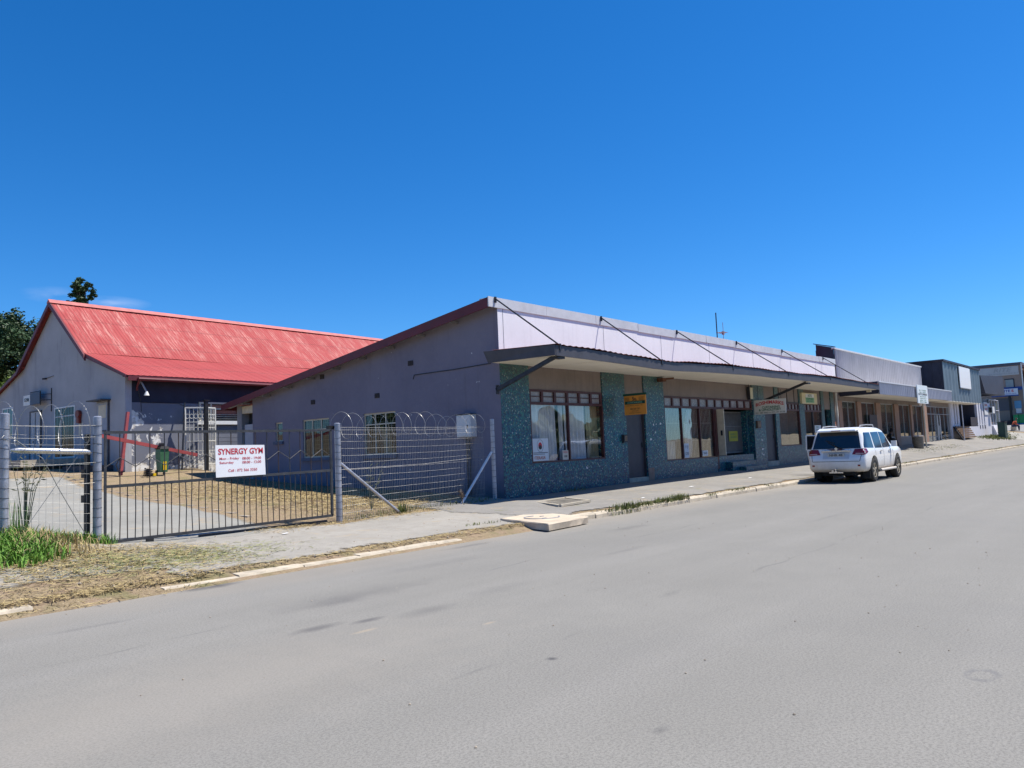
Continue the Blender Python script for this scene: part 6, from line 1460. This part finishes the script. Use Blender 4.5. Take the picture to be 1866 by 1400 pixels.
weed('tall dry stalky weed behind the mesh fence in front of the side windows', 11.6, 14.3, 1.05, 6, pm('grey_green_weed', (.16,.17,.10), .3, 9, .9, bump=0), 5)
weed('thin dry grass stalks beside the leftmost fence post', 4.35, 13.9, 1.5, 9, MATS['grey_green_weed'], 6)
weed('withered stump with broken twigs at the foot of the white brace', 13.75, 13.45, .35, 8, pm('withered_brown', (.17,.12,.08), .3, 9, .95, bump=0), 8, 'dead_stump')
# loose stones
b = B(); 
for _ in range(240):
    x = rr.uniform(3.5,15.5); y = rr.choice((rr.gauss(13.45,.25), rr.gauss(9.9,.12), rr.uniform(10,13.4))); s = rr.uniform(.008,.032); z = gz(x,y) if y > 9.7 else 0
    b.add([(x-s,y,z+s*.5),(x+s,y,z+s*.5),(x,y-s,z+s*.4),(x,y+s,z+s*.5),(x,y,z+s*1.3),(x,y,z-.01)], [(0,2,4),(2,1,4),(1,3,4),(3,0,4),(2,0,5),(1,2,5),(3,1,5),(0,3,5)])
for _ in range(150):
    x = rr.uniform(.5,14); y = rr.uniform(.8,9.3); s = rr.uniform(.003,.011)
    b.add([(x-s,y,s*.5),(x+s,y,s*.5),(x,y-s,s*.4),(x,y+s,s*.5),(x,y,s*1.2),(x,y,-.01)], [(0,2,4),(2,1,4),(1,3,4),(3,0,4),(2,0,5),(1,2,5),(3,1,5),(0,3,5)])
stuff(b.build('gravel_crumbs', pm('pale_stone', (.34,.29,.23), .35, 10, .9), None, fix=False))
b = B()
for (x, y, s) in ((21.5,11.3,.12),(14.6,11.0,.1),(17.5,10.6,.08),(26,11.4,.12),(8.2,12.6,.07),(34,11,.12)):
    b.add([(x-s,y-s*.5,gz(x,y)+.03),(x+s,y-s*.3,gz(x,y)+.035),(x+s*.8,y+s*.5,gz(x,y)+.04),(x-s*.9,y+s*.4,gz(x,y)+.03)], [(0,1,2,3)])
stuff(b.build('paper_litter', M_WHITE, None, fix=False))

# unseen woods added so the window panes mirror something dark
def wood(name, xa, ya, xb, yb, h, seed):
    rr = random.Random(seed); A = Vector((xa,ya,0)); Bv = Vector((xb,yb,0)); L = (Bv-A).length; d = (Bv-A).normalized(); nrm = Vector((-d.y,d.x,0)); n = int(L/1.2)
    b = B(); rows = 9; vs = []
    ph = [rr.uniform(0,6.28) for _ in range(6)]
    for j in range(rows+1):
        v = j/rows
        for i in range(n+1):
            s = L*i/n; hh = h*(.75+.25*math.sin(s*.11+ph[0])*math.sin(s*.37+ph[1])); bul = 1.6*math.sin(v*math.pi)
            vs.append(A+d*s+nrm*(bul*math.sin(s*.9+ph[2]+v*3)+rr.uniform(-.7,.7)-v*v*3)+Vector((0,0,hh*v+rr.uniform(-.4,.4)*(j>0))))
    b.add(vs, [(j*(n+1)+i, j*(n+1)+i+1, (j+1)*(n+1)+i+1, (j+1)*(n+1)+i) for j in range(rows) for i in range(n)])
    return stuff(b.build(name, M_LF2, None, fix=False))
wood('reflected_wood', -48, -60, -48, 110, 8.5, 1); wood('reflected_wood', -48, -34, 62, -34, 9.5, 2); wood('reflected_wood', 62, -34, 150, -60, 9, 3)
# ================================================================== OPPOSITE SIDE (seen only as reflections in the shop windows)
op = thing('opposite_building', 'pale building across the street, seen only reflected in shop windows', 'building', (30,-16,0))
b = B(); b.box(22,46,-24,-17,0,3.6); b.build('wall', pm('pale_far_wall', (.55,.54,.50), .1, 1, .9), op); b = B(); b.box(21.5,46.5,-24.3,-16.5,3.6,3.9); b.build('roof', M_SLATE, op)
b = B()
for x in (25,30,35,40): b.box(x,x+2,-16.99,-16.95,1,2.6)
b.build('window', M_SLATE, op)
